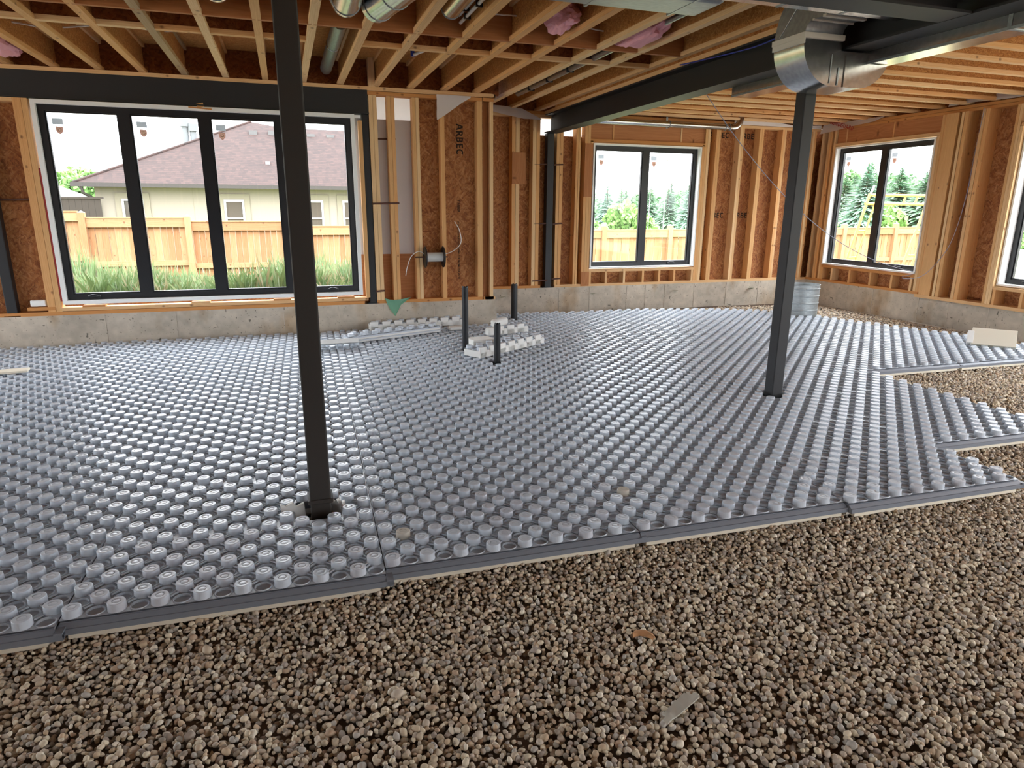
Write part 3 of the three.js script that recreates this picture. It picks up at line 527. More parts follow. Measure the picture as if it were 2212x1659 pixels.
{
  const o = thing('vent_pipe', 'thin galvanized pipe lying high in the joist bay above the four-pane window', 'pipe', [0.56, 3.07, -7.2]);
  part('pipe', bar([0, 0, 0.95], [0, 0, -1.1], 0.062, 24), galvDull, o); part('end_cap', new THREE.SphereGeometry(0.062, 20, 12), galvDull, o, [0, 0, -1.1]); part('joint_ring', new THREE.TorusGeometry(0.063, 0.006, 8, 24), galv, o, [0, 0, 0.12]);
  const p = thing('vent_pipe', 'shiny galvanized pipe with a crimped open end beside two white water pipes', 'pipe', [1.33, 3.06, -4.6]);
  part('pipe', new THREE.CylinderGeometry(0.075, 0.075, 2.0, 28, 1, true).rotateX(Math.PI / 2).translate(0, 0, 0.08), galv, p); part('crimped_end', new THREE.TorusGeometry(0.074, 0.007, 8, 28), galvDull, p, [0, 0, -0.92]);
  for (const [dx, dy] of [[1.465, 3.09], [1.475, 3.035]]) {
    const q = thing('water_pipe', `white plastic water pipe clipped along a joist web, ${dy > 3.05 ? 'upper' : 'lower'} of the pair`, 'pipe', [dx, dy, -4.6]);
    part('pipe', bar([0, 0, 1.6], [0, 0, -1.2], 0.014, 12), pexWhite, q); for (const z of [0.6, -0.2, -0.65, -1.0]) part('clip', bx(-0.02, 0.03, -0.02, 0.02, z - 0.012, z + 0.012), blackPlastic, q);
  }
  const s = thing('water_pipe', 'short white pipe stub with a blue cap below the blocking', 'pipe', [1.28, 2.99, -6.75]);
  part('pipe', bar([0.0, 0.0, -0.15], [0.22, 0.06, 0.1], 0.013, 10), pexWhite, s); part('cap', bar([0.0, 0.05, -0.15], [0, -0.01, -0.15], 0.02, 10), blueMark, s);
  const t = thing('round_duct', 'horizontal galvanized pipe above the two-pane window in the recess', 'duct', [5.65, 2.83, ZA2 + 0.12]);
  part('pipe', bar([-1.45, 0, 0], [1.16, 0.0, 0], 0.047, 22), galv, t); part('elbow', tube([[1.14, 0, 0], [1.24, 0.02, 0], [1.3, 0.1, 0], [1.31, 0.2, 0]], 0.05, 24, 18), galv, t);
  for (const x of [0.02, 1.02, 1.1]) part('joint_ring', new THREE.TorusGeometry(0.05, 0.006, 8, 22), galvDull, t, [x, 0, 0], [0, Math.PI / 2, 0]); part('strap', bx(0.0, 0.03, -0.055, 0.11, -0.055, -0.05), galvDull, t);
  const u = thing('conduit_pipe', 'thin galvanized pipe slanting beside pink insulation under the flat duct', 'pipe', [3.0, 3.02, -4.9]);
  part('pipe', bar([0, 0, 0.9], [0, 0, -0.75], 0.022, 14), galvDull, u);
  const v = thing('conduit_pipe', 'dull grey flat pipe in the joist bay before the corner of the stepped wall', 'pipe', [2.96, 3.0, -7.4]);
  part('pipe', bar([0, 0, 1.4], [0, 0, -1.3], 0.035, 14), galvDull, v); for (const z of [-0.8, -0.2, 0.4]) part('clip', bx(-0.04, 0.04, -0.04, 0.04, z - 0.012, z + 0.012), blackPlastic, v);
}
// ---------------------------------------------------------------- insulation tufts, loose sheets at the plates
function tuft(label, x, y, z, sx, sy, sz, seed) {
  const g = new THREE.IcosahedronGeometry(1, 5), p = g.attributes.position, v = new THREE.Vector3();
  for (let i = 0; i < p.count; i++) { v.fromBufferAttribute(p, i); const n = fbm(v.x * 2.2 + seed, v.y * 2.2 + v.z * 1.7 + seed, 300, 200 + seed, 4), m = fbm(v.x * 7 + seed, v.z * 7 + v.y * 6 + seed, 900, 210 + seed, 2); const k = 0.55 + 0.75 * n + 0.22 * (m - 0.5); p.setXYZ(i, v.x * k * sx, v.y * k * sy, v.z * k * sz); }
  g.computeVertexNormals(); const m = part('insulation', g, pinkWool, scene, [x, y, z]); tag(m, label, 'insulation', undefined);
}
tuft('pink insulation tuft hanging between joists left of the flat duct', 2.2, 3.05, -5.42, 0.14, 0.13, 0.26, 3);
tuft('pink insulation tuft beside the slanting pipe near the long beam', 2.97, 3.04, -5.5, 0.15, 0.12, 0.4, 7);
tuft('pink insulation tuft in the bay above the steel lintel', -2.32, 3.03, -7.75, 0.13, 0.13, 0.45, 11);
function ragSheet(name, label, pts, mat, thick = 0.002, group) {     // a strip between an upper and a lower row of points, gently crumpled
  const n = pts.length, v = [], idx = [], M = 6, s = rng(pts.length * 77 + Math.round(Math.abs(pts[0][0][0]) * 100));
  for (let i = 0; i < n; i++) for (let k = 0; k <= M; k++) { const [a, b] = pts[i], t = k / M, j = () => (s() - 0.5) * 0.012; v.push(a[0] + (b[0] - a[0]) * t + j(), a[1] + (b[1] - a[1]) * t, a[2] + (b[2] - a[2]) * t + j()); }
  for (let i = 0; i + 1 < n; i++) for (let k = 0; k < M; k++) { const a = i * (M + 1) + k, b = a + M + 1; idx.push(a, b, a + 1, b, b + 1, a + 1); }
  const g = new THREE.BufferGeometry(); g.setAttribute('position', new THREE.Float32BufferAttribute(v, 3)); g.setIndex(idx); g.computeVertexNormals();
  const o = part(name, g, mat, scene); return tag(o, label, 'sheet', group);
}
const wrapSolid = phys({ color: '#d8cfca', roughness: 0.75, transmission: 0.15, thickness: 0, side: THREE.DoubleSide });
ragSheet('plastic_flap', 'white sheet corner folded over the plate above the printed wall board', [[[1.83, 2.89, ZA + 0.03], [1.83, 2.60, ZA + 0.02]], [[1.95, 2.89, ZA + 0.04], [1.95, 2.67, ZA + 0.02]], [[2.13, 2.89, ZA + 0.03], [2.15, 2.81, ZA + 0.02]], [[2.26, 2.89, ZA + 0.02], [2.26, 2.875, ZA + 0.02]]], wrapSolid);
ragSheet('plastic_flap', 'long grey sheet flap drooping at the top of the recessed wall by the step', [[[2.62, 2.97, ZA2 + 0.15], [2.62, 2.91, ZA2 + 0.2]], [[3.0, 2.96, ZA2 + 0.14], [3.0, 2.84, ZA2 + 0.2]], [[3.3, 2.94, ZA2 + 0.1], [3.3, 2.80, ZA2 + 0.16]], [[3.62, 2.82, ZA2 + 0.06], [3.62, 2.81, ZA2 + 0.06]]], wrapSolid);
ragSheet('plastic_flap', 'white sheet strip curling along the plate right of the horizontal pipe', [[[6.9, 2.96, ZA2 + 0.05], [6.9, 2.89, ZA2 + 0.03]], [[7.3, 2.975, ZA2 + 0.06], [7.3, 2.89, ZA2 + 0.03]], [[7.7, 2.95, ZA2 + 0.05], [7.7, 2.89, ZA2 + 0.03]], [[8.1, 2.915, ZA2 + 0.04], [8.1, 2.89, ZA2 + 0.03]], [[8.62, 2.94, ZA2 + 0.04], [8.62, 2.88, ZA2 + 0.03]]], wrapSolid);
{
  const f = ragSheet('plastic_flap', 'white sheet with red lettering drooping at the far corner of the right wall', [[[XB - 0.03, 2.95, -9.56], [XB - 0.09, 2.80, -9.58]], [[XB - 0.03, 2.95, -9.3], [XB - 0.09, 2.82, -9.3]], [[XB - 0.03, 2.95, -8.9], [XB - 0.08, 2.86, -8.9]], [[XB - 0.03, 2.95, -8.5], [XB - 0.06, 2.89, -8.5]], [[XB - 0.03, 2.95, -8.35], [XB - 0.03, 2.94, -8.35]]], wrapSolid);
  text('WINDGUARD', 0.062, f, redInk, [XB - 0.085, 2.9, -9.12], [0.3, -Math.PI / 2, 0]);
}
ragSheet('plastic_flap', 'pale sheet strip along the plate between the two windows of the right wall', [[[XB - 0.03, 3.0, -7.28], [XB - 0.05, 2.94, -7.3]], [[XB - 0.03, 3.02, -6.9], [XB - 0.06, 2.95, -6.9]], [[XB - 0.03, 3.03, -6.4], [XB - 0.07, 2.93, -6.4]], [[XB - 0.03, 3.05, -5.8], [XB - 0.06, 2.95, -5.8]]], wrapSolid);

// ---------------------------------------------------------------- foam floor panels
const knobGeo = new THREE.LatheGeometry([[0.0352, 0], [0.0338, 0.002], [0.0325, 0.0296], [0.0315, 0.0316], [0.0296, 0.0325], [0.0178, 0.0325], [0.0166, 0.0306], [0.0146, 0.0306], [0.0134, 0.0318], [0, 0.0318]].map(([a, b]) => new THREE.Vector2(a, b)), 22);
const BASE = 0.073;
const knobCellGeo = new THREE.PlaneGeometry(CELL, CELL).rotateX(-Math.PI / 2).toNonIndexed();
const recessGeo = (() => {                                            // square cell with a shallow round dish and a raised rim
  const v = [], q = (a, b, c, d) => v.push(...a, ...b, ...c, ...a, ...c, ...d), N = 24, h = CELL / 2, prof = [[0.0352, 0], [0.0335, 0.004], [0.0315, 0.004], [0.0295, -0.006], [0.0, -0.006]];
  for (let k = 0; k < N; k++) {
    const a0 = k / N * 2 * Math.PI, a1 = (k + 1) / N * 2 * Math.PI, P = (a, r, y) => [Math.cos(a) * r, y, Math.sin(a) * r], Q = (a) => { const m = h / Math.max(Math.abs(Math.cos(a)), Math.abs(Math.sin(a))); return [Math.cos(a) * m, 0, Math.sin(a) * m]; };
    q(Q(a0), P(a0, prof[0][0], 0), P(a1, prof[0][0], 0), Q(a1));
    for (let i = 0; i + 1 < prof.length; i++) q(P(a0, ...prof[i]), P(a0, ...prof[i + 1]), P(a1, ...prof[i + 1]), P(a1, ...prof[i]));
  }
  const g = new THREE.BufferGeometry(); g.setAttribute('position', new THREE.Float32BufferAttribute(v, 3)); g.setAttribute('uv', new THREE.Float32BufferAttribute(new Float32Array(v.length / 3 * 2), 2)); g.computeVertexNormals(); return g;
})();
const ribGeo = (() => { const g = []; for (const s of [-1, 1]) g.push(at(new THREE.CylinderGeometry(0.0042, 0.0042, 0.036, 7, 1).rotateX(Math.PI / 2), s * 0.0062, 0.005, 0)); return flat(g); })();
// panel-local frame: x along the panel, z = -v (towards the room front), origin at the panel's front left corner
const cellPos = (i, j) => [(i + 0.5) * CELL, BASE, -(j + 0.5) * CELL];
function skinGeo(cells) {
  const has = new Set(cells.map(([i, j]) => i * 100 + j)), g = [];
  for (const [i, j] of cells) {
    const [x, y, z] = cellPos(i, j); g.push(at((i + j) % 2 ? recessGeo : knobCellGeo, x, y, z));
    if (has.has((i + 1) * 100 + j + 1) && has.has((i + 1) * 100 + j) && has.has(i * 100 + j + 1)) g.push(at(ribGeo, x + CELL / 2, y, z - CELL / 2, 0, (i + j) % 2 ? Math.PI / 4 : -Math.PI / 4, 0));
  }
  return flat(g);
}
function runs(cells) { const by = new Map(); for (const [i, j] of cells) { if (!by.has(j)) by.set(j, []); by.get(j).push(i); } const out = []; for (const [j, is] of by) { is.sort((a, b) => a - b); let s = is[0]; for (let k = 0; k < is.length; k++) if (is[k + 1] !== is[k] + 1) { out.push([s, is[k] + 1, j]); s = is[k + 1]; } } return out; }
const full = []; for (let j = 0; j < 8; j++) for (let i = 0; i < 16; i++) full.push([i, j]);
const W16 = 16 * CELL, D8 = 8 * CELL, fullSkin = skinGeo(full).applyMatrix4(new THREE.Matrix4().makeScale((W16 - 0.005) / W16, 1, (D8 - 0.004) / D8).setPosition(0.0025, 0, -0.002));
const fullFoam = bx(0.004, W16 - 0.004, 0.004, 0.036, -D8 + 0.004, -0.012), fullEdge = flat([bx(0.005, W16 - 0.005, 0.034, BASE - 0.007, -D8 + 0.004, -0.002)]);
const makeLip = (w) => flat([bx(0.001, w + 0.028, 0.036, 0.05, -0.01, 0.026), bx(0.001, w + 0.028, 0.026, 0.037, 0.004, 0.026), at(boxGeo(w - 0.004, 0.006, 0.022), w / 2, 0.054, 0.008, 0.6, 0, 0), bx(w - 0.001, w + 0.028, 0.03, 0.056, -0.05, 0.026)]), lipGeo = makeLip(W16);
const lipFoam = bx(0.03, W16 - 0.03, 0.002, 0.03, -0.02, 0.016);
{
  const knobM = new THREE.Matrix4(); let nk = 0, np = 0;
  for (let c = -5; c <= 6; c++) for (let r = 0; r < 12; r++) {
    const cells = full.filter(([i, j]) => cellLaid(i + 16 * c, j + 8 * r)); if (cells.length < 6) continue;
    const [ox, oz] = gridAt(16 * c, 8 * r, c), cx = ox + UX[0] * 0.6, cz = oz + UX[1] * 0.6;
    { const v = new THREE.Vector3(cx, 0.1, cz - 0.3).project(camera); if (Math.abs(v.x) > 1.35 || v.z > 1) continue; }
    const whole = cells.length === 128, frontRow = r === 0, lipped = r === 0 || (r <= 3 && c > 2 && r === 1) || (r === 4 && c >= 4);
    const ord = ['front', 'second', 'third', 'fourth', 'fifth', 'sixth', 'seventh', 'eighth', 'ninth', 'tenth', 'eleventh', 'twelfth'][r], num = ['', 'one column', 'two columns', 'three columns', 'four columns', 'five columns', 'six columns', 'seven columns'];
    const k = c + 1, label = `${whole ? '' : 'cut '}knobbed foam panel, ${ord} row from gravel edge, ` + (k ? `${num[Math.abs(k)]} ${k > 0 ? 'right' : 'left'} of the collared post` : 'in line with the collared post');
    const o = thing('knobbed_foam_panel', label, 'floor panel', [ox, 0, oz], -TH, 'knobbed foam panels laid over the gravel'); np++;
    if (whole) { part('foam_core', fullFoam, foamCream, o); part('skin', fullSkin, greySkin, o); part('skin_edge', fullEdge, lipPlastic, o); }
    else {
      const rs = runs(cells), merged = []; // merge equal runs of neighbouring rows
      rs.sort((a, b) => a[0] - b[0] || a[1] - b[1] || a[2] - b[2]);
      for (const q of rs) { const l = merged[merged.length - 1]; if (l && l[0] === q[0] && l[1] === q[1] && l[3] === q[2]) l[3] = q[2] + 1; else merged.push([q[0], q[1], q[2], q[2] + 1]); }
      const at0 = (y0, y1, e) => flat(merged.map(([a, b, j0, j1]) => bx(a * CELL + e, b * CELL - e, y0, y1, -j1 * CELL, -j0 * CELL - e)));
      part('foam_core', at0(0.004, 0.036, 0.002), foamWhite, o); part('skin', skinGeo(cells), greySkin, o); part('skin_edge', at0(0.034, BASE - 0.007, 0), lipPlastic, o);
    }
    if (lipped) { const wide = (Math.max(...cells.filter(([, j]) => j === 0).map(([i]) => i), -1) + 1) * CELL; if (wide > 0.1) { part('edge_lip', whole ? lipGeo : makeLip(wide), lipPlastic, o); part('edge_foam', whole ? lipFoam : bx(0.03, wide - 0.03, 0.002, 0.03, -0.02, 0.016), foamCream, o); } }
    const ks = cells.filter(([i, j]) => (i + j) % 2 === 0);
    if (frontRow && c >= -1 && c <= 2) for (const [i, j] of ks) part('knob', knobGeo, hash2(i + 16 * c, j, 9) > 0.985 ? mudPlastic : hash2(i + 16 * c, j, 19) > 0.7 ? dustPlastic : greyPlastic, o, cellPos(i, j));
    else { const im = shadows(new THREE.InstancedMesh(knobGeo, greyPlastic, ks.length)); im.name = 'knobs'; im.userData.kind = 'stuff'; ks.forEach(([i, j], n) => im.setMatrixAt(n, knobM.makeTranslation(...cellPos(i, j)))); o.add(im); }
    nk += ks.length;
    if (frontRow && c === -1 || frontRow && c === 0) {}
  }
  console.log('panels', np, 'knobs', nk);
}

// ---------------------------------------------------------------- torn foam round the near post
{
  const h = new THREE.Shape([[-0.05, 0], [0.06, 0], [0.055, 0.075], [0.02, 0.06], [0.0, 0.085], [-0.03, 0.07], [-0.055, 0.08]].map(([a, b]) => new THREE.Vector2(a, b)));
  const a = part('foam_shard', new THREE.ExtrudeGeometry(h, { depth: 0.025, bevelEnabled: true, bevelSize: 0.003, bevelThickness: 0.003, bevelSegments: 2 }), foamWhite, scene, [-0.075, 0.03, -3.32], [-0.2, 0.15, 0]); tag(a, 'torn white foam shard left of the collared post', 'foam scrap');
  const b = part('foam_shard', new THREE.ExtrudeGeometry(h, { depth: 0.02, bevelEnabled: true, bevelSize: 0.003, bevelThickness: 0.003, bevelSegments: 2 }), foamWhite, scene, [0.165, 0.03, -3.31], [-0.2, -0.7, 0.1]); b.scale.set(0.6, 0.9, 1); tag(b, 'small torn white foam shard right of the collared post', 'foam scrap');
}
// ---------------------------------------------------------------- foam offcuts lying on the panels
const TOPK = BASE + 0.033;
function offcut(label, x, z, turn, nx, nz, cutSide, tilt = [0, 0], y = TOPK, lip = false) {
  const o = thing('foam_offcut', label, 'foam scrap', [x, y, z], turn); o.rotation.order = 'YXZ'; o.rotation.x = tilt[0]; o.rotation.z = tilt[1];
  const cells = []; for (let j = 0; j < nz; j++) for (let i = 0; i < nx; i++) cells.push([i, j]);
  part('foam_core', bx(0.002, nx * CELL - 0.002, 0, 0.055, -nz * CELL, -0.002), foamWhite, o); part('skin', skinGeo(cells), greyPlastic, o); part('skin_edge', bx(0, nx * CELL, 0.05, BASE - 0.007, -nz * CELL, -0.001), lip ? greyPlastic : foamWhite, o);
  for (const [i, j] of cells) if ((i + j) % 2 === 0) part('knob', knobGeo, greyPlastic, o, cellPos(i, j));
  if (cutSide) { const g = []; for (let i = 0; i < nx; i++) g.push(i % 2 ? bx(i * CELL + 0.016, (i + 1) * CELL - 0.016, 0, BASE - 0.004, -0.008, 0.004) : bx(i * CELL - 0.012, (i + 1) * CELL + 0.012, 0, BASE + 0.031, -0.012, 0.006)); g.push(bx(0, nx * CELL, 0, 0.05, -0.01, 0.006)); part('cut_face', flat(g), foamWhite, o); }
  if (lip) part('edge_lip', bx(0, nx * CELL, 0.02, 0.032, 0, 0.02), greyPlastic, o);
  return o;
}
offcut('long cut foam strip with a white notched face lying along the back wall', 0.91, -8.2, 0.12, 16, 2, true);
offcut('long grey knobbed foam strip lying askew in front of the white notched strip', 0.58, -7.46, 0.373, 16, 2, false, [0, 0], TOPK + 0.002, true);
offcut('wide cut foam piece with a white notched face behind the shortest black pipe', 1.78, -6.34, 0.56, 14, 3, true);
offcut('small cut foam piece with a notched face behind the wide foam piece', 2.32, -7.5, 0.3, 6, 1, true);
function slab(label, w, h, d, pos, rot, mat = foamWhite, r = 0.012) { const m = part('foam_block', new RoundedBoxGeometry(w, h, d, 3, r), mat, scene, pos, rot); return tag(m, label, 'foam scrap'); }
slab('flat white foam block lying beside the tallest black pipe', 0.27, 0.065, 0.2, [1.98, TOPK + 0.033, -7.05], [0, 0.2, 0]);
slab('rounded white foam block standing behind the shortest black pipe', 0.2, 0.1, 0.1, [2.27, TOPK + 0.05, -7.5], [0, 0.3, 0], foamWhite, 0.03);
slab('second rounded white foam block stacked on another behind the shortest pipe', 0.22, 0.09, 0.09, [2.36, TOPK + 0.146, -7.56], [0.1, 0.35, 0.08], foamWhite, 0.03);
slab('thin curved white foam chip at the end of the notched strip', 0.2, 0.04, 0.12, [1.93, TOPK + 0.022, -8.0], [0, 0.1, 0]);
{
  const o = thing('foam_offcut', 'upturned white foam piece with knobs underneath beside the near post', 'foam scrap', [0.46, TOPK + 0.085, -7.3], 0.05); o.rotation.x = Math.PI - 0.25;
  part('foam_core', bx(-0.24, 0.2, 0, 0.045, -0.1, 0.1), foamWhite, o); for (const i of [-1.5, 0, 1.5]) part('knob', knobGeo, greyPlastic, o, [i * 0.12, 0.045, 0.03]);
  const q = thing('foam_offcut', 'thick foam slab with a beige underside leaning by the right wall', 'foam scrap', [7.5, 0.10, -5.28], -0.85); q.rotation.order = 'YXZ'; q.rotation.x = -0.55;
  part('foam_core', new RoundedBoxGeometry(0.42, 0.2, 0.07, 2, 0.005).translate(0, 0.1, 0), foamCream, q); part('cut_face', new RoundedBoxGeometry(0.06, 0.15, 0.074, 2, 0.004).translate(-0.22, 0.085, 0), foamWhite, q);
}
slab('flat pale strip lying on the knobs by the left edge of the floor', 0.5, 0.02, 0.14, [-2.58, TOPK + 0.012, -6.98], [0, 0.12, 0], foamCream, 0.006);

// ---------------------------------------------------------------- stand pipes
function standPipe(label, x, z, top, r) {
  const o = thing('stand_pipe', label, 'pipe', [x, 0, z]), g = new THREE.LatheGeometry([[r, -0.02], [r, top - 0.01], [r - 0.002, top], [r - 0.007, top], [r - 0.007, top - 0.2]].map(([a, b]) => new THREE.Vector2(a, b)), 24), p = g.attributes.position, s = rng(Math.round(top * 1000));
  const jag = []; for (let k = 0; k < 25; k++) jag.push((s() - 0.5) * 0.016); for (let i = 0; i < p.count; i++) if (p.getY(i) > top - 0.02) { const a = Math.floor((Math.atan2(p.getZ(i), p.getX(i)) / (2 * Math.PI) + 0.5) * 24.001); p.setY(i, p.getY(i) + jag[a]); }
  g.computeVertexNormals(); part('pipe', g, blackPlastic, o); return o;
}
standPipe('tallest black plastic stand pipe rising from the foam before the back wall', 1.742, -6.80, 0.78, 0.033);
standPipe('shortest black plastic stand pipe rising beside the cut foam piece', 1.918, -6.215, 0.475, 0.033);
standPipe('black plastic stand pipe close to the recessed concrete wall', 2.925, -8.683, 0.572, 0.045);

// ---------------------------------------------------------------- barrel (ribbed galvanized sump liner)
{
  const o = thing('steel_drum', 'ribbed open galvanized drum standing in the far right corner', 'drum', [7.2, 0, -8.0]), pr = [], r = 0.235, H = 0.52;
  for (let k = 0; k <= 60; k++) { const y = H * k / 60, m = (y / 0.104) % 1, b = Math.max(0, 1 - Math.abs(m - 0.5) / 0.07); pr.push(new THREE.Vector2(r + 0.009 * b, y)); }
  pr.push(new THREE.Vector2(r + 0.006, H + 0.004), new THREE.Vector2(r - 0.004, H + 0.004), new THREE.Vector2(r - 0.006, 0.01));
  part('shell', new THREE.LatheGeometry(pr, 44), std({ map: galvMap, color: '#d6dcdc', roughness: 0.5, metalness: 0.55 }), o); part('bottom', new THREE.CylinderGeometry(r - 0.006, r - 0.006, 0.008, 40), galvDull, o, [0, 0.006, 0]);
  part('handle_slot', new RoundedBoxGeometry(0.1, 0.018, 0.012, 2, 0.005), galvDull, o, [-0.08, H - 0.05, r - 0.008], [0, -0.33, 0]);
}
// ---------------------------------------------------------------- wire spool on the wall
{
  const o = thing('wire_spool', 'white wire spool with black flanges hung between wall studs', 'spool', [1.755, 0.975, ZA + 0.06]);
  const fl = new THREE.LatheGeometry([[0.02, -0.008], [0.125, -0.008], [0.132, -0.004], [0.132, 0.004], [0.125, 0.008], [0.06, 0.012], [0.02, 0.012]].map(([a, b]) => new THREE.Vector2(a, b)), 36);
  for (const s of [-1, 1]) part('flange', fl, blackPlastic, o, [s * 0.115, 0, 0], [0, 0, -s * Math.PI / 2]); part('wire_winding', new THREE.CylinderGeometry(0.058, 0.058, 0.215, 30).rotateZ(Math.PI / 2), std({ color: '#dcdcd8', roughness: 0.6 }), o);
  part('axle', bar([-0.24, 0, 0], [0.17, 0, 0], 0.009), rust, o);
  part('wire_tail', tube([[-0.115, 0.03, 0.01], [-0.2, 0.075, 0.03], [-0.3, 0.01, 0.04], [-0.35, -0.12, 0.03], [-0.37, -0.22, 0.02]], 0.005, 40, 6), pexWhite, o); part('wire_tail', tube([[0.12, 0.03, 0.01], [0.24, 0.075, 0.03], [0.34, 0.17, 0.03], [0.33, 0.32, 0.02], [0.27, 0.44, 0]], 0.005, 40, 6), pexWhite, o);
}
ragSheet('plastic_scrap', 'torn green plastic scrap draped over the sill plate', [[[1.12, 0.47, ZA + 0.01], [1.14, 0.43, ZA + 0.02]], [[1.19, 0.45, ZA + 0.015], [1.18, 0.33, ZA + 0.02]], [[1.25, 0.445, ZA + 0.015], [1.25, 0.24, ZA + 0.025]], [[1.33, 0.45, ZA + 0.01], [1.32, 0.38, ZA + 0.02]], [[1.46, 0.475, ZA + 0.01], [1.42, 0.45, ZA + 0.015]]], phys({ color: '#6fae8c', roughness: 0.4, transmission: 0.3, thickness: 0, side: THREE.DoubleSide }));
tag(part('white_box', new RoundedBoxGeometry(0.15, 0.07, 0.06, 3, 0.014), vinylWhite, scene, [-2.62, CT + 0.135, ZA - 0.05]), 'small white plastic box on the wood shim left of the window', 'box');
{ const o = thing('wood_shim', 'thin split wood shim wedged under the steel lintel', 'shim', [-0.78, 2.602, ZA + 0.012]); part('shim_blade', bx(-0.12, 0.11, 0, 0.012, -0.03, 0.02), plate[0], o, [0, 0, 0], [0, 0, -0.05]); part('shim_blade', bx(-0.03, 0.04, 0.006, 0.05, -0.02, 0.0), lumber[2], o, [0, 0.008, 0], [0, 0, 0.25]); }
// ---------------------------------------------------------------- loose cable from the beam to the window sill
{
  const S = [3.916, 2.65, -5.92], E = [8.56, 0.735, -7.42], pts = []; for (let k = 0; k <= 14; k++) { const t = k / 14; pts.push([S[0] + (E[0] - S[0]) * t, S[1] + (E[1] - S[1]) * t - 0.42 * 4 * t * (1 - t) * (1 - 0.25 * t), S[2] + (E[2] - S[2]) * t]); }
  pts.push([8.56, 0.715, -7.34], [8.5, 0.69, -7.34], [8.46, 0.655, -7.44], [8.46, 0.63, -7.44], [8.48, 0.64, -7.3], [8.5, 0.7, -7.14], [8.56, 0.9, -7.0], [8.58, 1.2, -6.86], [8.62, 1.75, -6.8], [8.64, 2.3, -6.8], [8.62, 2.86, -6.76]);
  tag(part('cable', tube(pts, 0.004, 220, 7), cableGrey, scene), 'thin grey cable sagging from the steel beam to a looped end at the window sill', 'cable');
  tag(part('cable', tube([[3.66, 2.90, -6.0], [3.66, 2.86, -5.4], [3.665, 2.84, -4.8], [3.665, 2.90, -4.3]], 0.006, 60, 7), blueMark, scene), 'thin blue cable drooping along the side of the long steel beam', 'cable');
  tag(part('cable', tube([[-2.1, 3.1, -7.35], [-1.8, 3.07, -7.3], [-1.3, 3.12, -7.25], [-0.9, 3.09, -7.2], [-0.5, 3.13, -7.1], [-0.1, 3.1, -7.0]], 0.008, 80, 6), pexWhite, scene), 'white wire threaded through the joist webs above the steel lintel', 'cable');
  tag(part('cable', tube([[1.55, 3.09, -5.7], [1.95, 3.11, -5.74], [2.35, 3.1, -5.75], [2.75, 3.07, -5.78], [3.1, 3.09, -5.8]], 0.006, 80, 6), pexWhite, scene), 'white wire crossing the joist bays near the pink insulation', 'cable');
}
// ---------------------------------------------------------------- litter on the gravel
{
  const v = [], idx = [], N = 14, M = 4, s = rng(5); for (let i = 0; i <= N; i++) { const a = i / N * 2.3 + 0.35, w = 0.011 * Math.sin(Math.PI * (0.08 + 0.84 * i / N)) + 0.002; for (let k = 0; k <= M; k++) { const q = (k / M - 0.5) * 2, r = 0.034 + q * w; v.push(Math.cos(a) * r, 0.012 - 0.008 * q * q + (s() - 0.5) * 0.003, -Math.sin(a) * r * 1.2); } }
  for (let i = 0; i < N; i++) for (let k = 0; k < M; k++) { const a = i * (M + 1) + k, b = a + M + 1; idx.push(a, a + 1, b, b, a + 1, b + 1); }
  const g = new THREE.BufferGeometry(); g.setAttribute('position', new THREE.Float32BufferAttribute(v, 3)); g.setIndex(idx); g.computeVertexNormals();
  const m = part('dry_leaf', g, std({ color: '#b98a60', roughness: 0.9, side: THREE.DoubleSide }), scene, [1.15, 0.016, -1.88], [0, -0.5, 0]); m.scale.setScalar(1.35); tag(m, 'curled dry brown leaf lying on the gravel', 'leaf');
  const q = new THREE.BoxGeometry(0.125, 0.006, 0.036, 16, 1, 5), p = q.attributes.position; for (let i = 0; i < p.count; i++) { const x = p.getX(i), z = p.getZ(i), n = fbm(x * 40 + 9, z * 60 + 9, 900, 301, 3) - 0.5; p.setY(i, p.getY(i) + 0.014 * n + 0.005 * Math.sin(x * 40)); p.setX(i, x + 0.03 * (hash2(Math.round(z * 1000) + 500, 3, 7) - 0.5) * Math.sign(x) * (Math.abs(x) > 0.05 ? 1 : 0)); p.setZ(i, z * (0.75 + 0.5 * fbm(x * 30 + 50, 3, 900, 303, 2))); } q.computeVertexNormals();
  const c = part('wood_chip', q, std({ color: '#b9b5a8', roughness: 0.95 }), scene, [1.095, 0.026, -1.545], [0.1, 0.35, 0.05]); c.scale.set(1.15, 1, 1.05); tag(c, 'weathered grey wood chip lying on the gravel', 'wood chip');
}

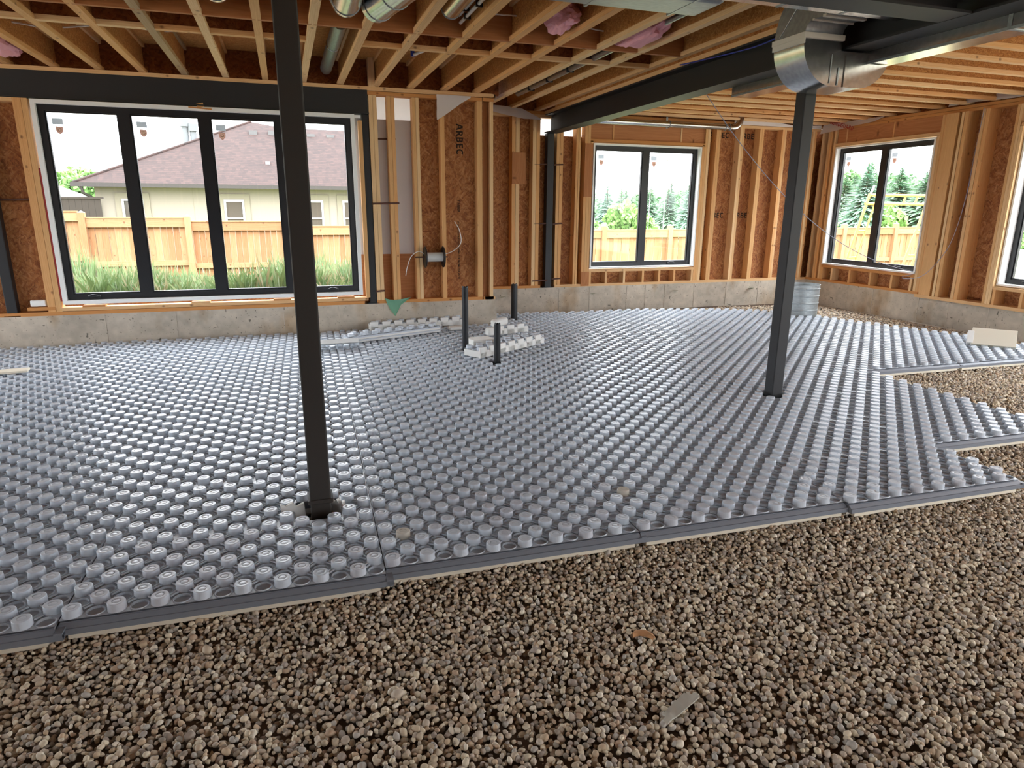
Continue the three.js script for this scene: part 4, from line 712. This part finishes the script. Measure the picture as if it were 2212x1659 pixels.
// ================================================================ outdoors
const grassGround = std({ color: '#6c7850', roughness: 1 }), soil = std({ color: '#a39a8c', roughness: 1 });
const groundY = (x, z) => { const d = Math.max(0, Math.max(-z - 9.9, x - 9.2, -x - 8, z - 4.6)); return 0.28 - 0.75 * Math.min(1, d / 8) - (d > 25 ? 0.02 * (d - 25) : 0); };
{
  const g0 = structure('ground'), sets = [[soil, (x, z) => z > -10.4 && x < 20], [grassGround, () => true]];
  const g = new THREE.PlaneGeometry(240, 240, 160, 160); g.rotateX(-Math.PI / 2); g.translate(0, 0, -20); const p = g.attributes.position, idx = g.index.array, A = [], B = [];
  for (let i = 0; i < p.count; i++) p.setY(i, groundY(p.getX(i), p.getZ(i)));
  for (let i = 0; i < idx.length; i += 3) { const cx = (p.getX(idx[i]) + p.getX(idx[i + 1]) + p.getX(idx[i + 2])) / 3, cz = (p.getZ(idx[i]) + p.getZ(idx[i + 1]) + p.getZ(idx[i + 2])) / 3; if (cx > XL + 1.2 && cx < XB - 1.2 && cz > ZA + 1.2 && cz < ZR - 1.2) continue; const inside = cx > XL - 0.5 && cx < XB + 0.5 && cz > ZA2 - 0.5 && cz < ZR + 0.5; if (inside) continue; (sets[0][1](cx, cz) ? A : B).push(idx[i], idx[i + 1], idx[i + 2]); }
  for (const [ids, m, n] of [[A, soil, 'bare_soil'], [B, grassGround, 'lawn']]) { const q = g.clone(); q.setIndex(ids); q.computeVertexNormals(); part(n, q, m, g0); }
}
// ---------------------------------------------------------------- cedar fence
const cedar = [std({ map: cedarMap, roughness: 0.85, color: '#a49488' }), std({ map: cedarMap, roughness: 0.85, color: '#9a8676' }), std({ map: cedarMap, roughness: 0.85, color: '#ac9e92' })];
const capMetal = std({ color: '#2c2e31', roughness: 0.5 });
const flueMetal = std({ color: '#5f6263', roughness: 0.6 });
{
  const ZF = -18, tops = (x) => x < -4.5 ? 1.42 : x < -2.2 ? 1.28 : x < 0.2 ? 1.2 : x < 2.6 ? 1.08 : x < 8 ? 0.95 : 0.95 + 0.05 * (x - 10) / 10;
  const posts = []; for (let k = -4; k <= 13; k++) posts.push(-4.41 + 2.2 * k - (k > 5 ? 0.0 : 0));
  for (let k = 0; k + 1 < posts.length; k++) {
    const x0 = posts[k], x1 = posts[k + 1], t = tops((x0 + x1) / 2), gY = -0.55, mid = (x0 + x1) / 2;
    const where = mid < -6 ? 'far left end of the yard' : mid < 2.7 ? 'behind the weeds, facing the brown-roofed house' : mid < 14 ? 'in front of the mixed woodland' : 'behind the yellow scaffold';
    const o = thing('fence_section', 'cedar board fence section ' + where, 'fence', [x0, gY, ZF], 0, 'cedar fence sections ' + where), H = t - gY;
    const post = part('post', boxGeo(0.14, H + 0.13, 0.14, k % 5), cedar[k % 3], o, [0, (H + 0.13) / 2, 0.03]); part('post_cap', new THREE.ConeGeometry(0.1, 0.05, 4, 1).rotateY(Math.PI / 4), capMetal, post, [0, (H + 0.13) / 2 + 0.025, 0]);
    box('top_rail', cedar, o, [0.072, x1 - x0 - 0.076], [H - 0.2, H], [-0.01, 0.055]); box('cap_rail', cedar, o, [0.072, x1 - x0 - 0.076], [H, H + 0.03], [-0.06, 0.07]); box('mid_rail', cedar, o, [0.072, x1 - x0 - 0.076], [H - 1.1, H - 0.98], [-0.01, 0.05]);
    const n = 15, bw = (x1 - x0 - 0.15) / n; for (let i = 0; i < n; i++) box('board', cedar, o, [0.074 + i * bw + 0.004, 0.074 + (i + 1) * bw - 0.004], [0.02, H - 0.04], [i % 2 ? -0.045 : -0.03, i % 2 ? -0.027 : -0.012]);
  }
}
// ---------------------------------------------------------------- neighbour's house
{
  const o = thing('house', 'cream stucco house with a brown shingled hip roof beyond the fence', 'house', [-2.0, -0.6, -30]);
  const stucco = std({ color: '#857c70', roughness: 0.95 }), trimM = std({ color: '#7c7465', roughness: 0.9 }), eave = std({ color: '#2e2824', roughness: 0.6 }), roofM = std({ map: shingleMap, color: '#453b39', roughness: 0.95 }), frameW = std({ color: '#b4b4b0', roughness: 0.5 }), dark = std({ color: '#4a453f', roughness: 0.15 });
  part('wall', bx(-4.8, 9.5, 0, 2.9, -9, 0), stucco, o);
  for (const x of [-1.4, 3.3, 6.6]) part('wall_joint', bx(x - 0.008, x + 0.008, 0.3, 2.88, 0, 0.004), trimM, o);
  // roof: front slope, left hip slope, lower ridge to the right
  const E0 = [-5.35, 2.98, 0.55], E1 = [10, 2.98, 0.55], P = [0.86, 5.86, -4.2], Q = [2.2, 5.62, -3.804], Rr = [10, 5.55, -3.689], EB = [-5.35, 2.98, -9.5], PB = [0.86, 5.86, -5.2], EB1 = [10, 2.98, -9.5], QB = [2.2, 5.62, -5.2], RB = [10, 5.55, -5.2];
  const faces = [[E0, E1, Rr, Q, P], [EB, E0, P, PB], [P, Q, QB, PB], [Q, Rr, RB, QB], [EB1, EB, PB, QB, RB]], v = [], uv = [];
  for (const f of faces) for (let i = 1; i + 1 < f.length; i++) for (const q of [f[0], f[i], f[i + 1]]) { v.push(...q); const side = f === faces[1]; uv.push(side ? q[2] : q[0], Math.hypot(q[1] - 2.98, side ? q[0] + 5.35 : q[2] - 0.55)); }
  const rg = new THREE.BufferGeometry(); rg.setAttribute('position', new THREE.Float32BufferAttribute(v, 3)); rg.setAttribute('uv', new THREE.Float32BufferAttribute(uv, 2)); rg.computeVertexNormals();
  const roof = part('roof', rg, roofM, o); part('soffit', bx(-5.35, 10, 2.88, 2.94, -9.5, 0.55), eave, o);
  for (const [x, y, z] of [[0.95, 5.3, -3.3], [1.75, 5.32, -3.3], [3.4, 5.24, -3.3], [4.25, 5.24, -3.3]]) part('roof_vent', flat([bx(-0.17, 0.17, -0.1, 0.1, -0.16, 0.16)]), std({ color: '#4c4a49', roughness: 0.6 }), roof, [x, y, z]);
  part('roof_vent', bx(-0.09, 0.09, -0.06, 0.06, -0.1, 0.1), std({ color: '#7a7a7a', roughness: 0.6 }), roof, [1.5, 3.92, -1.0]);
  part('gutter', bx(-5.42, 10.05, 2.84, 2.99, 0.5, 0.64), eave, o); part('ridge_cap', bar(E0, P, 0.06, 6), roofM, o);
  part('downspout', tube([[-5.1, 2.88, 0.56], [-5.05, 2.6, 0.5], [-4.78, 2.4, 0.2], [-4.68, 2.2, 0.08], [-4.68, 1.0, 0.08], [-4.68, 0, 0.08]], 0.055, 60, 8, 0.2), eave, o);
  for (const [x, n] of [[-3.55, 1], [0.1, 1], [3.2, 1], [4.75, 1]]) {
    const w = part('window', flat([bx(-0.38, -0.3, -0.6, 0.6, 0, 0.06), bx(0.3, 0.38, -0.6, 0.6, 0, 0.06), bx(-0.3, 0.3, 0.52, 0.6, 0, 0.06), bx(-0.3, 0.3, -0.6, -0.52, 0, 0.06), bx(-0.3, 0.3, -0.16, -0.1, 0, 0.06)]), frameW, o, [x, 1.82, 0.02]);
    part('pane', bx(-0.3, 0.3, -0.52, 0.52, 0.0, 0.02), dark, w); part('window_trim', flat([bx(-0.6, -0.38, -0.8, 0.82, -0.01, 0.03), bx(0.38, 0.6, -0.8, 0.82, -0.01, 0.03), bx(-0.38, 0.38, 0.6, 0.82, -0.01, 0.03)]), trimM, w);
  }
  part('flood_light', new RoundedBoxGeometry(0.16, 0.14, 0.14, 2, 0.04), frameW, o, [-3.6, 2.74, 0.12]);
  for (const [x, h] of [[-1.75, 0.55], [-1.45, 0.38]]) { const f = part('flue', bar([0, 0, 0], [0, h + 0.7, 0], 0.13, 14), flueMetal, o, [x, 4.25, -3]); part('flue_cap', bar([0, h + 0.62, 0], [0, h + 0.92, 0], 0.2, 14), flueMetal, f); }
}
{
  const o = thing('dark_fence', 'dark brown board fence beside the cream house', 'fence', [-7.3, -0.6, -28]), bm = std({ color: '#2e2620', roughness: 0.9 });
  for (let i = 0; i < 12; i++) part('board', boxGeo(0.195, 2.4, 0.03), bm, o, [-1.2 + i * 0.2, 1.2, 0]); part('top_rail', boxGeo(2.6, 0.06, 0.1), bm, o, [-0.1, 2.42, 0]);
  const s = thing('shed', 'low grey roofed shed behind the dark fence', 'shed', [-11.6, -0.8, -40]), g = new THREE.ExtrudeGeometry(new THREE.Shape([[-3, 0], [3, 0], [3, 2.4], [0, 3.6], [-3, 2.4]].map(([a, b]) => new THREE.Vector2(a, b))), { depth: 4, bevelEnabled: false }); part('walls', g, std({ color: '#7c7c76', roughness: 0.9 }), s);
  part('roof_slope', at(boxGeo(3.5, 0.1, 4.4), 1.55, 3.0, 2, 0, 0, -0.38), std({ color: '#767874', roughness: 0.9 }), s); part('roof_slope', at(boxGeo(3.5, 0.1, 4.4), -1.55, 3.0, 2, 0, 0, 0.38), std({ color: '#767874', roughness: 0.9 }), s);
}
// ---------------------------------------------------------------- trees
const leafMat = (c) => phys({ color: c, roughness: 0.9, transmission: 0.25, thickness: 0, side: THREE.DoubleSide });
const leafGreens = ['#6a8f4c', '#7a9d54', '#628650', '#5f8058'].map(leafMat), needleGreens = ['#5d8560', '#6b9462', '#759c82', '#587f58'].map(leafMat);
const bark = std({ color: '#6e5a48', roughness: 1 });
const sprayGeo = (() => { const g = []; const t = (a, l, w, y) => { const q = new THREE.BufferGeometry(); q.setAttribute('position', new THREE.Float32BufferAttribute([0, 0, 0, Math.cos(a - w) * l * 0.6, y, Math.sin(a - w) * l * 0.6, Math.cos(a) * l, y * 1.6, Math.sin(a) * l, 0, 0, 0, Math.cos(a) * l, y * 1.6, Math.sin(a) * l, Math.cos(a + w) * l * 0.6, y, Math.sin(a + w) * l * 0.6], 3)); q.setAttribute('uv', new THREE.Float32BufferAttribute(new Float32Array(12), 2)); q.computeVertexNormals(); return q; }; for (const [a, l, y] of [[0, 1, -0.1], [0.6, 0.75, -0.05], [-0.6, 0.75, -0.08], [1.2, 0.45, 0.0], [-1.2, 0.45, 0]]) g.push(t(a, l, 0.28, y)); return flat(g); })();
const leafClump = (() => { const g = [], s = rng(91); for (let k = 0; k < 9; k++) { const q = new THREE.PlaneGeometry(0.55, 0.4, 1, 1).toNonIndexed(); q.applyMatrix4(new THREE.Matrix4().makeRotationFromEuler(new THREE.Euler(s() * 6, s() * 6, s() * 6))); q.translate((s() - 0.5) * 0.9, (s() - 0.5) * 0.9, (s() - 0.5) * 0.9); g.push(q); } return flat(g); })();
const tm = new THREE.Matrix4(), tq = new THREE.Quaternion(), te = new THREE.Euler(), tp = new THREE.Vector3(), tsv = new THREE.Vector3();
function conifer(label, x, z, top, w, mat, seed, group) {
  const y0 = groundY(x, z) - 0.1, h = top - y0, o = thing('conifer_tree', label, 'tree', [x, y0, z], 0, group), s = rng(seed), n = Math.round(240 * h);
  part('trunk', new THREE.CylinderGeometry(0.03, 0.02 * h, h, 7).translate(0, h / 2, 0), bark, o);
  const im = shadows(new THREE.InstancedMesh(sprayGeo, mat, n)); im.name = 'needles'; im.userData.kind = 'stuff';
  for (let k = 0; k < n; k++) { const t = Math.pow(s(), 1.15), y = h * (0.06 + 0.94 * t), L = w * (1.02 - t) * (0.45 + 0.6 * s()) + 0.1, a = s() * 6.283; te.set(0, -a, -0.25 + 0.7 * t * t + (s() - 0.5) * 0.3, 'YXZ'); tp.set(Math.cos(a) * L * 0.15, y, Math.sin(a) * L * 0.15); im.setMatrixAt(k, tm.compose(tp, tq.setFromEuler(te), tsv.set(L, L, L * 0.5))); }
  o.add(im); return o;
}
function leafTree(label, x, z, top, w, mat, seed, group) {
  const y0 = groundY(x, z) - 0.1, h = (top - y0 - w * 0.45) / 0.82, o = thing('leafy_tree', label, 'tree', [x, y0, z], 0, group), s = rng(seed), n = Math.round(420 * w * Math.sqrt(h));
  part('trunk', new THREE.CylinderGeometry(0.06, 0.025 * h, h * 0.8, 8).translate(0, h * 0.4, 0), bark, o);
  const im = shadows(new THREE.InstancedMesh(leafClump, mat, n)); im.name = 'foliage'; im.userData.kind = 'stuff'; const lobes = []; for (let k = 0; k < 9; k++) lobes.push([(s() - 0.5) * w * 1.1, h * (0.3 + 0.55 * s()), (s() - 0.5) * w * 1.1, 0.35 + 0.3 * s()]);
  for (let k = 0; k < n; k++) { const b = lobes[k % 9], a = s() * 6.283, c = Math.acos(2 * s() - 1), r = w * b[3] * (0.75 + 0.3 * s()); tp.set(b[0] + r * Math.sin(c) * Math.cos(a), b[1] + r * Math.cos(c) * 0.85, b[2] + r * Math.sin(c) * Math.sin(a)); te.set(s() * 6, s() * 6, s() * 6); const q = (0.22 + 0.22 * s()) * Math.sqrt(w / 1.4); im.setMatrixAt(k, tm.compose(tp, tq.setFromEuler(te), tsv.set(q, q, q))); }
  o.add(im); return o;
}
{
  // through the two-pane window of the recess
  leafTree('bright green leafy tree beyond the fence, left pane of the recess window', 15.9, -30, 1.75, 1.3, leafGreens[1], 1, undefined);
  leafTree('bright green bushy tree low behind the fence left of the other leafy tree', 13.4, -29, 1.15, 1.1, leafGreens[0], 2);
  leafTree('yellow-green leafy tree crowding the fence right of the other leafy tree', 17.4, -33, 1.9, 1.3, leafGreens[1], 3);
  const row = (n, f) => { for (let k = 0; k < n; k++) f(k); };
  row(14, (k) => conifer('green conifer in the woodland seen through the recess window', 20.0 + k * 0.85 + (k % 2) * 0.4, -38 - (k % 3) * 3, 2.62 + 0.05 * k + (k % 3) * 0.2, 1.7, needleGreens[k % 4], 20 + k, 'conifers of the woodland behind the recess window'));
  conifer('tall broad conifer at the right edge of the recess window', 20.6, -32, 2.5, 1.5, needleGreens[2], 40);
  row(9, (k) => leafTree('pale green tree in the middle distance through the recess window', 24 + k * 2.4, -52 - (k % 2) * 5, 2.35 + k * 0.12, 2.6, leafGreens[3], 60 + k, 'middle distance trees behind the recess window'));
  // through the right wall window
  conifer('tall blue-green spruce with a spiky top beyond the yellow scaffold', 31.0, -30.5, 4.1, 2.2, needleGreens[2], 51);
  row(8, (k) => leafTree('broad leafy tree deep in the woodland behind the scaffold', 42 + k * 3.2, -47 - (k % 3) * 3, 4.35 + (k % 3) * 0.3, 3.2, leafGreens[2 + (k % 2)], 170 + k, 'leafy trees deep in the woodland'));
  row(30, (k) => conifer('green conifer in the dense woodland behind the yellow scaffold', 30 + k * 1.2, -34 - (k % 4) * 3.2, 3.7 + (k * 37 % 5) * 0.25, 3.0, needleGreens[[0, 1, 3][k % 3]], 80 + k, 'conifers of the woodland behind the scaffold'));
  row(7, (k) => leafTree('light green shrub tree in front of the woodland behind the scaffold', 27 + k * 2.6, -30 - (k % 2) * 3, 1.3 + 0.35 * (k % 3), 1.5, leafGreens[1], 110 + k, 'shrub trees before the woodland'));
  // left of the house
  row(4, (k) => leafTree('leafy tree behind the dark brown fence', -13.5 + k * 1.3, -46 - (k % 2) * 3, 3.75 - 0.2 * k, 1.6, leafGreens[k % 2], 130 + k, 'trees left of the house'));
  row(6, (k) => leafTree('leafy tree beyond the near window of the right wall', 34 + k * 3, -20 + k * 2.5, 4, 2.6, leafGreens[k % 3], 150 + k, 'trees beyond the near right window'));
}
{ // wooded hill far away
  const g = new THREE.PlaneGeometry(160, 26, 60, 6); g.rotateX(-Math.PI / 2); const p = g.attributes.position; for (let i = 0; i < p.count; i++) { const x = p.getX(i), z = p.getZ(i); p.setY(i, (9.5 + 1.2 * Math.sin(x * 0.05)) * Math.exp(-z * z / 90) + (fbm(x * 0.9 + 90, z * 0.9 + 90, 400, 401, 3) - 0.5) * 1.4 - 3.2); }
  g.computeVertexNormals(); const h = part('hill', g, std({ color: '#4e6b42', roughness: 1 }), scene, [95, 0, -190], [0, -0.35, 0]); h.userData.kind = 'structure';
}
// ---------------------------------------------------------------- weeds in front of the fence
{
  const blade = (() => { const g = []; const s = rng(7); for (let k = 0; k < 7; k++) { const a = s() * 6.28, l = 0.1 + s() * 0.22, h = 0.6 + s() * 0.4, q = new THREE.BufferGeometry(), w = 0.012, X = Math.cos(a), Z = Math.sin(a); q.setAttribute('position', new THREE.Float32BufferAttribute([-Z * w, 0, X * w, Z * w, 0, -X * w, X * l * 0.4, h * 0.6, Z * l * 0.4, Z * w, 0, -X * w, X * l + 0.004, h, Z * l, X * l * 0.4, h * 0.6, Z * l * 0.4], 3)); q.setAttribute('uv', new THREE.Float32BufferAttribute(new Float32Array(12), 2)); q.computeVertexNormals(); g.push(q); } return flat(g); })();
  const s = rng(77), L = []; for (let k = 0; k < 5200; k++) { const x = -7 + s() * 10.5, z = -10.6 - s() * 7, d = fbm(x * 0.8 + 60, z * 0.8 + 60, 400, 77, 3); const edge = x < 1.2 ? 1 : 0.55; L.push([x, z, Math.max(0.12, (d - 0.28) * 2.1) * edge * (z < -15 ? 1.15 : 0.75)]); }
  const im = shadows(new THREE.InstancedMesh(blade, leafMat('#ffffff'), L.length)), c = new THREE.Color(), cs = ['#62784a', '#747f54', '#566e40', '#857e5c', '#667a4a']; im.name = 'weeds'; im.userData.kind = 'stuff'; im.userData.label = 'tall green weeds growing before the cedar fence'; im.userData.category = 'weeds';
  L.forEach(([x, z, h], k) => { te.set(0, s() * 6.28, 0); im.setMatrixAt(k, tm.compose(tp.set(x, groundY(x, z) - 0.02, z), tq.setFromEuler(te), tsv.set(0.9, h, 0.9))); im.setColorAt(k, c.set(cs[Math.floor(s() * 5)])); }); scene.add(im);
}
// ---------------------------------------------------------------- yellow scaffold, masts, wires
{
  const yel = std({ color: '#b8873a', roughness: 0.5 }), o = thing('scaffold_frame', 'yellow tube scaffold frame standing outside the right wall window', 'scaffold', [11.1, 0.1, -10.2]), P = (x, y) => [x - 11.1, y - 0.1, 0];
  const t = (n, a, b, r = 0.026) => part(n, bar(P(...a), P(...b), r, 12), yel, o);
  t('top_tube', [10.48, 1.86], [12.3, 1.86]); t('cross_tube', [10.4, 1.70], [12.3, 1.70]); t('leg', [10.48, 1.88], [9.98, 0.1]); t('leg', [10.63, 1.69], [10.2, 0.1], 0.02); t('leg', [11.92, 1.69], [11.42, 0.1]); t('leg', [12.12, 1.69], [11.66, 0.1], 0.02);
  for (const [a, b] of [[[10.28, 1.2], [10.5, 1.2]], [[10.17, 0.7], [10.36, 0.71]], [[11.78, 1.2], [11.98, 1.2]], [[11.62, 0.72], [11.82, 0.72]]]) t('rung', a, b, 0.018); for (const x of [11.32, 11.62]) t('brace', [x, 1.70], [x + 0.05, 1.86], 0.02);
  part('socket_pin', bar(P(10.5, 1.88), P(10.56, 2.03), 0.02, 10), galvDull, o);
  for (const [x, h, l] of [[14.22, 3.66, 'with a small cross arm'], [14.92, 3.5, 'with a plain tip']]) { const m = thing('mast', 'thin grey mast ' + l + ' rising above the fence', 'mast', [x, -0.6, -25]); part('pole', bar([0, 0, 0], [0.05, h + 0.6, 0], 0.016, 8), galvDull, m); if (h > 3.6) part('cross_arm', bar([-0.1, h + 0.55, 0], [0.2, h + 0.55, 0], 0.018, 6), galvDull, m); else part('tip', new THREE.SphereGeometry(0.035, 8, 6), galvDull, m, [0.05, h + 0.6, 0]); }
  const wm = std({ color: '#8a9096', roughness: 0.7 });
  for (const [y, n] of [[0, 'lower'], [0.62, 'upper']]) tag(part('power_line', tube([[28, 3.5 + y, -35], [36, 4.72 + y, -35], [44, 6 + y, -35], [52, 7.4 + y, -35]], 0.012, 40, 5), wm, scene), `thin ${n} power line crossing the sky behind the scaffold`, 'wire');
}
renderer.render(scene, camera);
